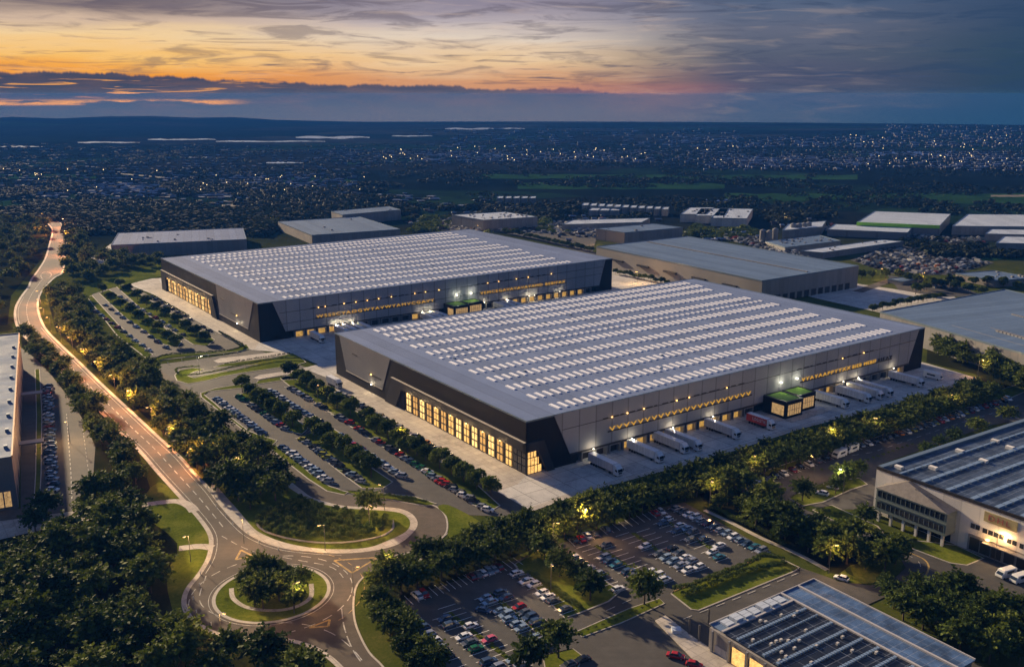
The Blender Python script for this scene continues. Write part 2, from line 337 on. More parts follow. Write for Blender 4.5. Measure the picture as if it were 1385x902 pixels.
PAINT = {'w': ('white', carpaint('white', (.72, .73, .74), 0)), 's': ('silver', carpaint('silver', (.42, .44, .47), .5)), 'b': ('blue', carpaint('blue', (.06, .10, .17))), 'c': ('pale blue', carpaint('pale_blue', (.28, .37, .46))),
         'k': ('black', carpaint('black', (.015, .016, .018), 0)), 'g': ('grey', carpaint('grey', (.13, .135, .145))), 'r': ('red', carpaint('red', (.38, .02, .02), 0)), 'n': ('green', carpaint('green', (.02, .16, .06))),
         't': ('teal', carpaint('teal', (.05, .2, .26))), 'p': ('pink', carpaint('pink', (.6, .12, .18), 0)), 'd': ('dark red', carpaint('dark_red', (.12, .015, .02), 0)), 'y': ('yellow-green', carpaint('yellow_green', (.28, .27, .03), 0)), 'o': ('orange', carpaint('orange', (.5, .16, .02), 0))}
# ------------------------------------------------------------------ ground, far land
def rad_z(d): return 0.0 if d < 4200 else -((d - 4200) ** 2) / 60000
def land(x, y):
    d = math.hypot(x, y); z = rad_z(d)
    a = math.degrees(math.atan2(x, max(y, 1)))
    if d > 3600 and a < -8:
        ridge = max(0, min(1, (d - 3900) / 1300)) * max(0, min(1, (6600 - d) / 700))
        w = max(0, min(1, (-8 - a) / 13)); w = w * w * (3 - 2 * w)
        z += ridge * w * (34 + 6 * math.sin(a * 1.1) + 5 * math.sin(a * 2.7 + 1))
    return z
mb = MB(); rs = [0, 60, 120, 200, 300, 450, 650, 900, 1200, 1600, 2100, 2700, 3300, 3900] + list(range(4200, 6601, 150)); na = 160
mb.v.append((0, 0, 0)); ring0 = 1
for r_ in rs[1:]:
    for i in range(na):
        t = 2 * math.pi * i / na; x, y = r_ * math.sin(t), r_ * math.cos(t); mb.v.append((x, y, land(x, y)))
for i in range(na): mb.f.append((0, 1 + (i + 1) % na, 1 + i)); mb.m.append(0)
for k in range(len(rs) - 2):
    for i in range(na):
        a, c = 1 + k * na + i, 1 + k * na + (i + 1) % na; mb.f.append((a, c, c + na, a + na)); mb.m.append(0)
def groundm():
    m_ = bpy.data.materials.new('land'); m_.use_nodes = True; nt = m_.node_tree; q = NB(nt); p = nt.nodes['Principled BSDF']
    t = q.n('ShaderNodeTexCoord').outputs['Object']; ge = q.n('ShaderNodeNewGeometry').outputs['Position']
    ln = q.n('ShaderNodeVectorMath', operation='LENGTH'); nt.links.new(ge, ln.inputs[0]); d = ln.outputs[1]
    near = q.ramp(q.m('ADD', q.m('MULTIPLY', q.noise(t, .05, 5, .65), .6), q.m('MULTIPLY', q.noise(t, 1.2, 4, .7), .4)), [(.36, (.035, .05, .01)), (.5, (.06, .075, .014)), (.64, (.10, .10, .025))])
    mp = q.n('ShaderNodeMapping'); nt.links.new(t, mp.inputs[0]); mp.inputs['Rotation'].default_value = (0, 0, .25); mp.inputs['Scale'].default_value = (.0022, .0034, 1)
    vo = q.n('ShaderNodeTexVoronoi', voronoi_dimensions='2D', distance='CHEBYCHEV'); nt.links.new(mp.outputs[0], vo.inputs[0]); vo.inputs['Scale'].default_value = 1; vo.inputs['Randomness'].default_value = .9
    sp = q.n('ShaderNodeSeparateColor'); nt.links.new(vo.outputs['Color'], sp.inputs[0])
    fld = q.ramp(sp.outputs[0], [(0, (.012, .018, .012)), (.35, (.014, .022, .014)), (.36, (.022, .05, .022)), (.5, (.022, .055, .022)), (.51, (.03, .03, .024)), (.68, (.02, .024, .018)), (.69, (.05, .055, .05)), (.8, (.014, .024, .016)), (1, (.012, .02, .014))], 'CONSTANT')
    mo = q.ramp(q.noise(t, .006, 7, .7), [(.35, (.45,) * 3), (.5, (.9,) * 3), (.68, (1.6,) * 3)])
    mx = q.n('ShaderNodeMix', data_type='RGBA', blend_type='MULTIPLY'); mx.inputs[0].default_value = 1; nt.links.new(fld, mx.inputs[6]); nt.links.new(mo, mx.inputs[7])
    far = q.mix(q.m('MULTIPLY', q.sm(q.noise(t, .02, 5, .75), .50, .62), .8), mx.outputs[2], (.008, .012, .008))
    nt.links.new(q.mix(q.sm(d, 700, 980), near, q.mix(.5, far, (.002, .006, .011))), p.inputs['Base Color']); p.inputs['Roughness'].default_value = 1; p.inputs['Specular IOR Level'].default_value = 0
    return m_
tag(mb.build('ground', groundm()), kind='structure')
ZC = [0.02]
def nz():
    ZC[0] += .004; return ZC[0]
def patch(name, pts, m_, smooth=0, px=True, z=None):
    P = gp(pts) if px else pts
    if smooth: P = smooth_poly(P, smooth)
    return tag(MB().sheet(P, nz() if z is None else z).build(name, m_), kind='structure')
def island(name, pts, m_=M_LAWN, smooth=5, kerb=True, rim=.45, top=.15):
    P = gp(pts)
    if smooth: P = smooth_poly(P, smooth)
    if kerb:
        P2 = P + [P[0]]; a = sum(P[i].x * P[(i + 1) % len(P)].y - P[(i + 1) % len(P)].x * P[i].y for i in range(len(P)))
        s_ = 1 if a > 0 else -1
        L = P + P[:2]; kb = MB(); ribbon(kb, L, 0, -rim * s_, 0, top + .03)
        tag(kb.build('kerb', M_KERB), kind='structure')
    return tag(MB().prism(P, 0, top).build(name, m_), kind='structure')
# woodland floors
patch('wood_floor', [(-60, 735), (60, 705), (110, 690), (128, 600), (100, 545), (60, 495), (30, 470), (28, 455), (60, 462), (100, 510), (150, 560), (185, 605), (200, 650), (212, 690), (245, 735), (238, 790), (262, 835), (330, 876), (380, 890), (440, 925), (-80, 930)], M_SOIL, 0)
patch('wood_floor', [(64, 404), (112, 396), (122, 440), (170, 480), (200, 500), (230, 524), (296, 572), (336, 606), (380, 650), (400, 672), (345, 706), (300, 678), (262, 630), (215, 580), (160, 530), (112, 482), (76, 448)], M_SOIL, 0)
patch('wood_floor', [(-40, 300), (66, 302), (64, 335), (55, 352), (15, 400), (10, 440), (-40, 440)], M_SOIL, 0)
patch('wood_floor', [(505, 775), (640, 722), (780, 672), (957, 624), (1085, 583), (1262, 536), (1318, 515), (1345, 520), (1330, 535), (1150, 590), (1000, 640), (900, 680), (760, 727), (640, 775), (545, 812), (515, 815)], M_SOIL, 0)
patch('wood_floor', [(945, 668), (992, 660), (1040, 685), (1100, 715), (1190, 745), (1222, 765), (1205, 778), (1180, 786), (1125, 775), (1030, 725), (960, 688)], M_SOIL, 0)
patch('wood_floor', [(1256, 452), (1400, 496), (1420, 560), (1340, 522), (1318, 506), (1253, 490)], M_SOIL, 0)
# car parks and service roads
patch('car_park', [(190, 489), (206, 500), (233, 522), (266, 549), (300, 571), (340, 603), (372, 634), (385, 647), (415, 670), (440, 680), (500, 690), (560, 690), (596, 695), (700, 699), (720, 691), (690, 668), (660, 650), (452, 529), (450, 510), (412, 496), (345, 472), (300, 481), (245, 489), (206, 494)], M_LOT, 0)
patch('car_park', [(122, 400), (133, 392), (172, 384), (300, 450), (330, 473), (225, 486), (205, 488), (160, 448)], M_LOT, 0)
patch('car_park', [(537, 828), (536, 822), (545, 813), (557, 806), (697, 758), (755, 736), (905, 683), (925, 679), (1036, 742), (1036, 750), (1090, 770), (1130, 784), (1178, 820), (1335, 905), (1335, 950), (622, 960), (590, 905), (560, 868), (545, 848)], M_LOT, 0)
patch('car_park', [(28, 470), (48, 485), (70, 508), (95, 540), (115, 572), (129, 604), (126, 645), (116, 700), (60, 715), (-40, 735), (-40, 690), (28, 688)], M_ASPH, 0)
patch('car_park', [(990, 656), (1040, 640), (1120, 612), (1205, 586), (1300, 555), (1385, 527), (1440, 510), (1440, 560), (1340, 575), (1190, 628), (1186, 690), (1110, 688), (1064, 673)], M_LOT, 0)
patch('car_park', [(1150, 352), (1205, 330), (1320, 350), (1345, 355), (1290, 372), (1210, 372)], M_ASPH, 0)
patch('car_park', [(545, 300), (612, 296), (650, 313), (720, 309), (735, 300), (830, 296), (806, 325), (800, 345), (690, 314), (600, 312)], M_ASPH, 0)
patch('service_yard', [(1030, 385), (1160, 384), (1215, 392), (1278, 396), (1300, 406), (1195, 424), (1110, 405)], M_YARD, 0)
patch('service_yard', [(812, 350), (800, 385), (835, 395), (960, 392), (930, 380)], M_YARD, 0)
patch('service_yard', [(1200, 372), (1300, 388), (1330, 400), (1270, 402), (1215, 392)], M_ASPH, 0)
patch('service_yard', [(130, 345), (150, 330), (152, 352), (128, 362), (118, 352)], M_YARD, 0)
# concrete yards
patch('service_yard', [(173, 385), (204, 377), (222, 376), (352, 410), (640, 395), (860, 376), (850, 420), (700, 500), (452, 515), (410, 498), (430, 493), (395, 478), (337, 473), (293, 449), (255, 428), (204, 397)], M_YARD, 0)
patch('pavement', [(178, 384), (214, 376.5), (222, 391), (351, 462), (345, 472), (333, 471), (293, 448), (255, 427), (207, 397)], M_PAVE, 0)
patch('pavement', [(453, 527), (452, 508), (456, 504), (712, 643), (735, 640), (770, 655), (718, 692), (700, 676), (673, 663), (635, 631), (573, 602), (524, 570), (484, 547)], M_PAVE, 0)
patch('service_yard', [(673, 665), (700, 655), (715, 640), (1248, 490), (1262, 494), (1320, 511), (1262, 532), (1174, 556), (1085, 578), (957, 619.5), (857, 646), (780, 667), (718, 691)], M_YARD, 0)
fp = MB(); ribbon(fp, gp([(716, 690), (780, 667), (857, 645.5), (957, 619), (1085, 577.5), (1174, 555.5), (1262, 531.5), (1320, 510.5)]), -1.2, 1.4, nz()); tag(fp.build('path', M_PAVE), kind='structure')
# main road and roundabout
LE = [(30, 293), (58, 300), (67.5, 304.5), (72, 313), (68, 331), (62.5, 350), (52, 367), (44, 378), (40, 388), (30, 402), (23, 416), (22.5, 432), (28, 446), (44, 464), (77.6, 495), (111, 529), (142, 560), (164, 584), (190.7, 608.5), (218, 640), (250, 675), (273, 701), (286, 720), (289, 735), (285, 755), (273, 776), (258, 795), (252.5, 812), (257, 829), (272, 843), (298, 856), (329, 862.6), (364, 862.6), (396, 864.5), (429, 875), (452.7, 890.7), (468, 906), (480, 925)]
RE = [(532, 925), (515.7, 901), (498, 882.7), (485, 858.5), (478, 837), (476.8, 812), (482, 790), (497, 775), (517, 764), (540, 752), (564, 742), (585, 735), (600, 724), (604, 712), (601, 697), (589, 685.5), (568.7, 679), (535, 674), (506.6, 673), (480, 672), (443, 663), (415, 645), (384, 620), (352, 598), (320, 573), (270, 534), (200, 492), (190, 490), (206, 500), (233, 522), (266, 549), (300, 571), (340, 603), (372, 634), (390, 650), (404, 660), (423, 673), (458, 683), (485, 685.5), (515, 686), (540, 688), (557, 695.5), (565, 709), (555, 724), (535, 737.6), (501, 745.5), (463, 748.5), (428.6, 747), (391, 743), (364, 736.5), (337, 724), (318.5, 708), (297, 684), (281, 663), (258, 638), (239.5, 617), (206, 586), (173, 555), (137.5, 522), (106, 491), (77.6, 464), (58.6, 443), (50, 420), (51, 403), (58, 390), (72, 376), (84, 367), (87.4, 340), (89, 316), (84, 306), (75, 299), (40, 290)]
LEm, REm = smooth_poly(gp(LE), 4, False), smooth_poly(gp(RE), 4, False)
tag(MB().sheet(LEm + REm, nz()).build('road', M_ROAD), kind='structure')
kb = MB(); ribbon(kb, LEm, 0, -1.3, 0, .12)
cut = smooth_poly(gp(RE[35:]), 4, False); ribbon(kb, cut, 0, -1.2, 0, .12); tag(kb.build('pavement', M_PAVE), kind='structure')
k2 = MB(); ribbon(k2, smooth_poly(gp(RE[:17]), 4, False), 0, -.5, 0, .13); tag(k2.build('kerb', M_KERB), kind='structure')
mk = MB(); zmk = .16 - .05
zm = ZC[0] + .01
left_line = smooth_poly(gp(LE[9:26]), 6, False); right_line = smooth_poly(gp(RE[35:][::-1]), 6, False)
def midline(A, B):
    out = []
    for p in A:
        q = min(B, key=lambda c: (c - p).length_squared); out.append((p + q) / 2)
    return out
cen = smooth_poly(midline(gp(LE[7:23]), smooth_poly(gp(RE), 6, False)), 5, False)
dashes(mk, cen, 0, .3, 4, 3, zm); ribbon(mk, offset_line(left_line, .9), 0, .18, zm)
ribbon(mk, offset_line(smooth_poly(gp([(463, 748.5), (428.6, 747), (391, 743), (364, 736.5), (337, 724), (318.5, 708), (297, 684), (281, 663), (258, 638), (239.5, 617), (206, 586), (173, 555), (137.5, 522), (106, 491), (77.6, 464), (58.6, 443)]), 5, False), 1.0), 0, .2, zm)
RC = G(368, 802); IR = (G(446, 802) - G(290, 802)).length / 2
def circ(r, n=96, a0=0, a1=2 * math.pi): return [RC + Vector((math.cos(a0 + (a1 - a0) * i / n), math.sin(a0 + (a1 - a0) * i / n))) * r for i in range(n + 1)]
dashes(mk, circ(IR + 5.6), 0, .25, 3, 2.2, zm); ribbon(mk, circ(IR + .9), 0, .16, zm)
dashes(mk, smooth_poly(gp([(262, 780), (252, 815), (275, 838), (330, 852), (390, 852), (430, 862), (458, 882), (480, 910)]), 6, False), 3.2, .25, 4, 2.5, zm)
dashes(mk, smooth_poly(gp([(300, 725), (340, 745), (400, 757), (450, 768), (470, 790)]), 6, False), 0, .25, 3, 2, zm)
dashes(mk, smooth_poly(gp([(462, 823), (466, 850), (478, 880), (496, 905)]), 6, False), 0, .3, 5, 1.5, zm)
dashes(mk, smooth_poly(gp([(600, 718), (585, 728), (556, 738), (520, 752)]), 6, False), 2, .2, 3, 3, zm)
tag(mk.build('road_markings', M_WHITE), kind='structure')
ym = MB()
for tri in ([(326, 744), (319, 757), (342, 752)], [(452, 758), (511, 754), (476, 775)], [(444, 847), (446, 838), (418, 849)]):
    L = gp(tri); L = L + [L[0]]
    for i in range(3): ribbon(ym, [L[i], L[i + 1]], -.3, .3, zm + .002)
dashes(ym, circ(IR + 8.7, 60, -.6, 1.6), 0, .2, 2.2, 1.6, zm)
tag(ym.build('road_markings', M_YEL), kind='structure')
rk = MB(); ribbon(rk, circ(IR), 0, .9, 0, .16); tag(rk.build('kerb', M_KERB), kind='structure')
tag(MB().prism(circ(IR)[:-1], 0, .14).build('roundabout_island', M_LAWN), kind='structure')
rp = MB(); ribbon(rp, smooth_poly(gp([(313, 796), (316, 810), (335, 822), (370, 826), (400, 821), (420, 808), (421, 790)]), 6, False), -.6, .6, .14, .2); tag(rp.build('path', M_PAVE), kind='structure')
# oval lawn with its light path
OV = [(391, 660), (418, 676), (444.6, 684), (471, 688), (520, 691), (544, 695), (554.6, 705.6), (549, 719), (525, 731), (498, 740.5), (458, 743), (418, 740.5), (380, 732.4), (350.7, 720), (337, 708), (322, 690), (300, 665), (290, 650), (330, 640), (365, 640)]
ovb = [(404, 660), (423, 673), (458, 683), (485, 685.5), (515, 686), (540, 688), (557.6, 695.5), (565, 709), (555, 724), (535, 737.6), (501, 745), (463, 748), (428, 746.6), (391, 742.6), (364, 736), (337, 723.6), (318.5, 707.6), (300, 685), (285, 660), (300, 640), (360, 630)]
tag(MB().prism(smooth_poly(gp(ovb), 5), 0, .14).build('pavement', M_PAVE), kind='structure')
tag(MB().prism(smooth_poly(gp(OV), 5), 0, .17).build('lawn', M_LAWN), kind='structure')
patch('footpath', [(316, 702), (326, 704), (352, 722), (380, 734), (371, 738), (340, 726)], M_PAVE, 0, z=.2)
rp = MB(); ribbon(rp, smooth_poly(gp([(346, 706), (352, 715), (368, 723), (400, 731), (440, 735), (480, 733), (515, 726), (531, 716), (531, 704)]), 6, False), -.3, .3, .17, .4); tag(rp.build('kerb', M_KERB), kind='structure')
# lawns and paths by the road
patch('lawn', [(190, 690), (215, 652), (248, 680), (276, 708), (284, 722), (286, 740), (282, 756), (270, 776), (254, 797), (249, 814), (254, 831), (268, 846), (240, 840), (225, 780), (240, 735)], M_LAWN, 3)
patch('lawn', [(60, 405), (70, 398), (120, 385), (150, 376), (218, 356), (218, 374), (150, 390), (125, 398), (112, 420), (80, 420)], M_LAWN, 0)
for L_, w_ in (([(190, 684), (215, 680), (240, 678), (256, 684), (263, 692)], 1.6), ([(242, 742), (270, 739), (287, 741)], 1.6), ([(1119, 771), (1080, 750), (1030, 728), (985, 705), (953, 690)], .8), ([(545, 766), (590, 748), (640, 728)], .5)):
    rp = MB(); ribbon(rp, smooth_poly(gp(L_), 5, False), -w_, w_, nz()); tag(rp.build('path', M_PAVE), kind='structure')
patch('lawn', [(592, 686), (606, 683), (640, 700), (652, 712), (620, 722), (606, 728), (607, 712), (604, 698)], M_LAWN, 3)
patch('pavement', [(0, 705), (60, 697), (118, 689), (120, 704), (60, 716), (0, 730), (-40, 735), (-40, 708)], M_PAVE, 0)
island('verge', [(48, 500), (53, 500), (56, 560), (55, 640), (52, 692), (46, 692), (49, 640), (50, 560)], smooth=0, rim=.3)
island('mini_roundabout', [(56, 372), (62, 368), (69, 371), (66, 376), (58, 377)], M_ASPH)
# islands of the central car park
island('verge', [(275, 534), (283, 529), (345, 523), (332, 519), (290, 526), (272, 532), (273, 537), (296, 555), (325, 578), (352, 597), (366, 604), (374, 596), (350, 589), (335, 583), (305, 560), (290, 546)], smooth=0)
island('verge', [(367, 607), (372, 602), (380, 604), (418, 640), (445, 658), (470, 666), (466, 669), (443, 664), (418, 648), (385, 622)], smooth=0)
island('verge', [(326, 533), (349, 529), (356, 540), (405, 571), (416, 580), (408, 587), (388, 583), (345, 549)], smooth=0)
island('verge', [(404, 592), (424, 585), (442, 590), (500, 632), (530, 652), (518, 660), (490, 660), (460, 638)], smooth=0)
island('verge', [(380, 512), (392, 506), (410, 515), (470, 550), (550, 598), (640, 652), (675, 684), (660, 693), (640, 682), (560, 630), (480, 580), (420, 540), (392, 522)], smooth=0)
island('verge', [(432, 575), (438, 572), (462, 588), (458, 592)], smooth=0)
island('verge', [(205, 492), (215, 487), (270, 481), (325, 475), (337, 472), (333, 466), (325, 470), (300, 476), (225, 480), (212, 484)], smooth=0)
island('verge', [(458, 663), (520, 668), (560, 672), (590, 682), (575, 684), (530, 676), (490, 671)], smooth=0)
for P_ in ([(135, 397), (147, 392), (195, 422), (245, 462), (240, 470), (222, 466), (170, 430)], [(158, 388), (168, 385), (230, 424), (290, 460), (280, 468), (262, 466), (205, 430)], [(119, 403), (124, 400), (160, 440), (206, 480), (198, 484), (160, 455)]):
    island('verge', P_, smooth=0)
# bus lanes and hedged islands between the two warehouses
island('traffic_island', [(289, 488), (297, 485), (336, 481), (385, 475), (396, 478), (340, 487), (295, 491)], M_PAVE, smooth=0)
island('verge', [(289, 497), (302, 493), (330, 489), (372, 484), (395, 478), (407, 484), (413, 490), (400, 494), (330, 504), (300, 509), (283, 514), (255, 519), (240, 515), (237, 508), (243, 501), (262, 498), (276, 500), (262, 503), (252, 508), (262, 512), (285, 507), (330, 498), (350, 493)], smooth=0)
island('traffic_island', [(342, 511), (350, 508), (385, 503), (410, 499), (420, 500), (385, 507), (350, 513)], M_PAVE, smooth=0)
island('verge', [(350, 515), (385, 509), (415, 507), (427, 509), (415, 512), (385, 514), (345, 520)], smooth=0)
# islands of the southern car parks
island('verge', [(697, 764), (724, 746), (752, 738), (775, 757), (838, 800), (822, 813), (782, 829), (764, 835), (742, 812), (712, 783)], smooth=0)
island('verge', [(779.6, 855), (788, 861), (840, 842), (898, 816), (892, 810), (850, 824)], smooth=0, rim=.3)
island('verge', [(735, 887), (775, 878), (788, 888), (780, 905), (740, 915)], smooth=0, rim=.3)
island('verge', [(909, 803), (915, 798), (1022, 758), (1032, 752), (1040, 748), (1080, 768), (1074, 772), (944, 825), (936, 824)], smooth=0, rim=.4)
yk = MB(); ribbon(yk, gp([(911, 800), (1022, 757.5), (1031, 751)]), -.25, .25, 0, .24); tag(yk.build('kerb', M_YEL), kind='structure')
for L_ in ([(606, 828), (650, 862), (700, 900)], [(661, 802), (700, 832), (748, 868)], [(806, 738), (864, 776)], [(856, 721), (890, 745), (922, 768)], [(898, 703), (930, 722), (962, 742)]):
    kx = MB(); ribbon(kx, gp(L_), -.6, .6, 0, .2); tag(kx.build('verge', M_LAWN), kind='structure')
island('verge', [(1068, 674), (1078, 668), (1098, 664), (1118, 653), (1162, 647), (1172, 655), (1150, 662), (1112, 679), (1085, 684)], smooth=0)
island('verge', [(1100, 690), (1125, 684), (1160, 700), (1186, 712), (1200, 728), (1160, 720)], smooth=0)
island('verge', [(1004, 655), (1040, 636), (1110, 612), (1180, 590), (1260, 560), (1340, 532), (1385, 518), (1385, 530), (1350, 545), (1300, 552), (1210, 582), (1120, 615), (1030, 648), (1015, 660)], smooth=0)
patch('lawn', [(1130, 780), (1150, 765), (1200, 752), (1222, 763), (1216, 776), (1180, 789), (1150, 790)], M_LAWN, 0)
# eastern road
patch('road', [(986, 657), (1000, 652), (1064, 672), (1090, 690), (1130, 704), (1200, 731), (1240, 746), (1285, 763), (1307, 765), (1340, 750), (1440, 790), (1440, 845), (1385, 827), (1318, 818), (1265, 798), (1249, 791), (1218, 798), (1174, 818), (1129, 786), (1178, 792), (1211, 781), (1225, 768), (1218, 756), (1185, 738), (1102, 711), (1040, 684)], M_ASPH, 0)
island('lawn', [(1200, 729), (1213, 729), (1250, 733), (1293, 738), (1329, 755), (1307, 764), (1285, 761), (1240, 744)], smooth=0)
rm = MB(); e = smooth_poly(gp([(1010, 664), (1060, 685), (1110, 705), (1170, 728), (1230, 752), (1245, 768), (1225, 786), (1190, 800)]), 6, False); zm2 = ZC[0] + .01
dashes(rm, e, 0, .25, 3, 2.5, zm2); dashes(rm, gp([(1255, 788), (1300, 805), (1385, 829)]), 0, .25, 4, 3, zm2); dashes(rm, gp([(1080, 775), (1000, 808), (935, 833), (880, 856)]), 0, .25, 3, 2.6, zm2)
dashes(rm, gp([(820, 826), (860, 808), (900, 790)]), 0, .25, 3, 2.6, zm2); dashes(rm, gp([(90, 560), (96, 640), (98, 690)]), 0, .3, 2.5, 2, zm2); dashes(rm, gp([(112, 580), (120, 640)]), 0, .2, 2.5, 2, zm2)
dashes(rm, gp([(1095, 625), (1180, 612), (1290, 575), (1380, 548)]), 0, .25, 3, 3, zm2)
tag(rm.build('road_markings', M_WHITE), kind='structure')
ry = MB(); ribbon(ry, smooth_poly(gp([(1231, 748), (1250, 757), (1256, 768), (1248, 782), (1225, 786)]), 6, False), -.25, .25, zm2 + .003); tag(ry.build('road_markings', M_YEL), kind='structure')
# far lanes
for L_, w_ in (([(0, 298), (30, 294), (58, 300)], 5), ([(690, 316), (760, 330), (806, 345)], 4), ([(1160, 395), (1230, 375), (1300, 396), (1400, 420)], 3.5), ([(160, 235), (215, 240), (260, 246)], 6), ([(1290, 330), (1340, 345), (1400, 352)], 5), ([(330, 300), (376, 304)], 6)):
    rp = MB(); ribbon(rp, smooth_poly(gp(L_), 5, False), -w_, w_, nz()); tag(rp.build('road', M_ASPH), kind='structure')
# distant fields and lakes
M_FIELD = mat('crop_field', (.02, .055, .022), .95, var=.3, scale=.01, spec=0); M_WATER = mat('lake_water', (.46, .54, .66), .35, spec=1.0); M_TANF = mat('stubble_field', (.12, .10, .08), .95, var=.3, scale=.01)
def lake(x0, x1, y0, y1, m_, k=16):
    P = []; ym = (y0 + y1) / 2; hh = (y1 - y0) / 2
    for i in range(k + 1): t = i / k; P.append((x0 + (x1 - x0) * t, ym - hh * (.15 + .85 * abs(math.sin(t * 3.1 * (1 + (x0 % 3)) + .2))) * rng.uniform(.5, 1)))
    for i in range(k + 1): t = 1 - i / k; P.append((x0 + (x1 - x0) * t, ym + hh * (.1 + .7 * abs(math.sin(t * 3.1 * (1 + (x0 % 2)) + .4))) * rng.uniform(.5, 1)))
    patch('lake', P, m_)
def field(name, x0, x1, y0, y1, m_, k=10):
    P = []
    for i in range(k + 1): t = i / k; P.append((x0 + (x1 - x0) * t, y0 + rng.uniform(-.12, .12) * (y1 - y0)))
    for i in range(k + 1): t = i / k; P.append((x1 - (x1 - x0) * t, y1 + rng.uniform(-.12, .12) * (y1 - y0)))
    patch(name, P, m_)
for a in ((0, 130, 236, 242, M_FIELD), (380, 480, 241, 246, M_FIELD), (460, 500, 218, 222, M_FIELD), (640, 900, 236, 242, M_FIELD), (700, 980, 248, 256, M_FIELD), (900, 1160, 237, 243, M_FIELD), (980, 1200, 262, 272, M_FIELD), (1190, 1400, 262, 268, M_FIELD), (1250, 1400, 268, 276, M_FIELD),
          (1340, 1400, 264, 266.5, M_TANF), (0, 130, 272, 280, M_FIELD), (1120, 1180, 205, 212, M_FIELD), (300, 420, 277, 281, M_TANF), (1290, 1400, 340, 352, M_FIELD)):
    field('field', *a)
M_LAKE2 = mat('far_water', (.1, .16, .4), .2, spec=.8)
for x0, x1, y0, y1 in ((0, 60, 197.5, 200), (105, 190, 191.5, 194.5), (200, 292, 187.5, 190.5), (292, 440, 190.2, 193), (400, 500, 183.8, 188.5), (450, 478, 185, 189), (602, 710, 172.8, 176.2), (530, 585, 183, 185.5), (360, 410, 219, 222), (255, 288, 212.2, 214)):
    lake(x0, x1, y0, y1, M_WATER)
field('lake', 1175, 1290, 205, 211, M_LAKE2, 6); field('lake', 955, 1000, 270, 273, M_LAKE2, 5)
# ------------------------------------------------------------------ the two big warehouses
# local frame: origin = near corner on the ground, +x along the dock front, +y along the glazed front, +z up
def plane_mb(mb, pts, y0, y1): pass
def quadx(mb, P, y0, t):      # plate standing on the dock front (plane y), P = [(x,z)..], from y0 outwards by t
    n = len(P); mb.add([(x, y0, z) for x, z in P] + [(x, y0 - t, z) for x, z in P], [tuple(range(n)), tuple(range(n, 2 * n))[::-1]] + [(i, n + i, n + (i + 1) % n, (i + 1) % n) for i in range(n)])
def quady(mb, P, x0, t):      # plate standing on the glazed front (plane x), P = [(y,z)..]
    n = len(P); mb.add([(x0, y, z) for y, z in P] + [(x0 - t, y, z) for y, z in P], [tuple(range(n))[::-1], tuple(range(n, 2 * n))] + [(i, (i + 1) % n, n + (i + 1) % n, n + i) for i in range(n)])
def text_mesh(body, width, height, depth=.12):
    cu = bpy.data.curves.new('t', 'FONT'); cu.body = body; cu.size = 1; cu.extrude = .02; cu.offset = .0; cu.space_character = 1.3; cu.resolution_u = 3
    o = bpy.data.objects.new('t', cu); COL.objects.link(o); bpy.context.view_layer.update()
    me = bpy.data.meshes.new_from_object(o.evaluated_get(bpy.context.evaluated_depsgraph_get())); bpy.data.objects.remove(o); bpy.data.curves.remove(cu)
    me.materials.clear()
    co = np.empty(len(me.vertices) * 3); me.vertices.foreach_get('co', co); co = co.reshape(-1, 3)
    co[:, 0] -= co[:, 0].min(); co[:, 1] -= co[:, 1].min(); co[:, 0] *= width / co[:, 0].max(); co[:, 1] *= height / co[:, 1].max(); co[:, 2] *= depth / .02
    me.vertices.foreach_set('co', co.ravel()); me.update(); return me
def lamp(name, loc, power, col, rad=.25, parent=None):
    l = bpy.data.lights.new(name, 'POINT'); l.energy = power * .5; l.color = col; l.shadow_soft_size = rad
    o = bpy.data.objects.new(name, l); COL.objects.link(o); o.location = loc
    if parent: o.parent = parent
    return o
def spot(name, loc, power, col, ang, rot, parent):
    l = bpy.data.lights.new(name, 'SPOT'); l.energy = power; l.color = col; l.spot_size = ang; l.spot_blend = .8; l.shadow_soft_size = .15
    o = bpy.data.objects.new(name, l); COL.objects.link(o); o.location = loc; o.rotation_euler = rot; o.parent = parent
    return o
AMB = (1.0, .55, .20); WARM = (1.0, .80, .50)
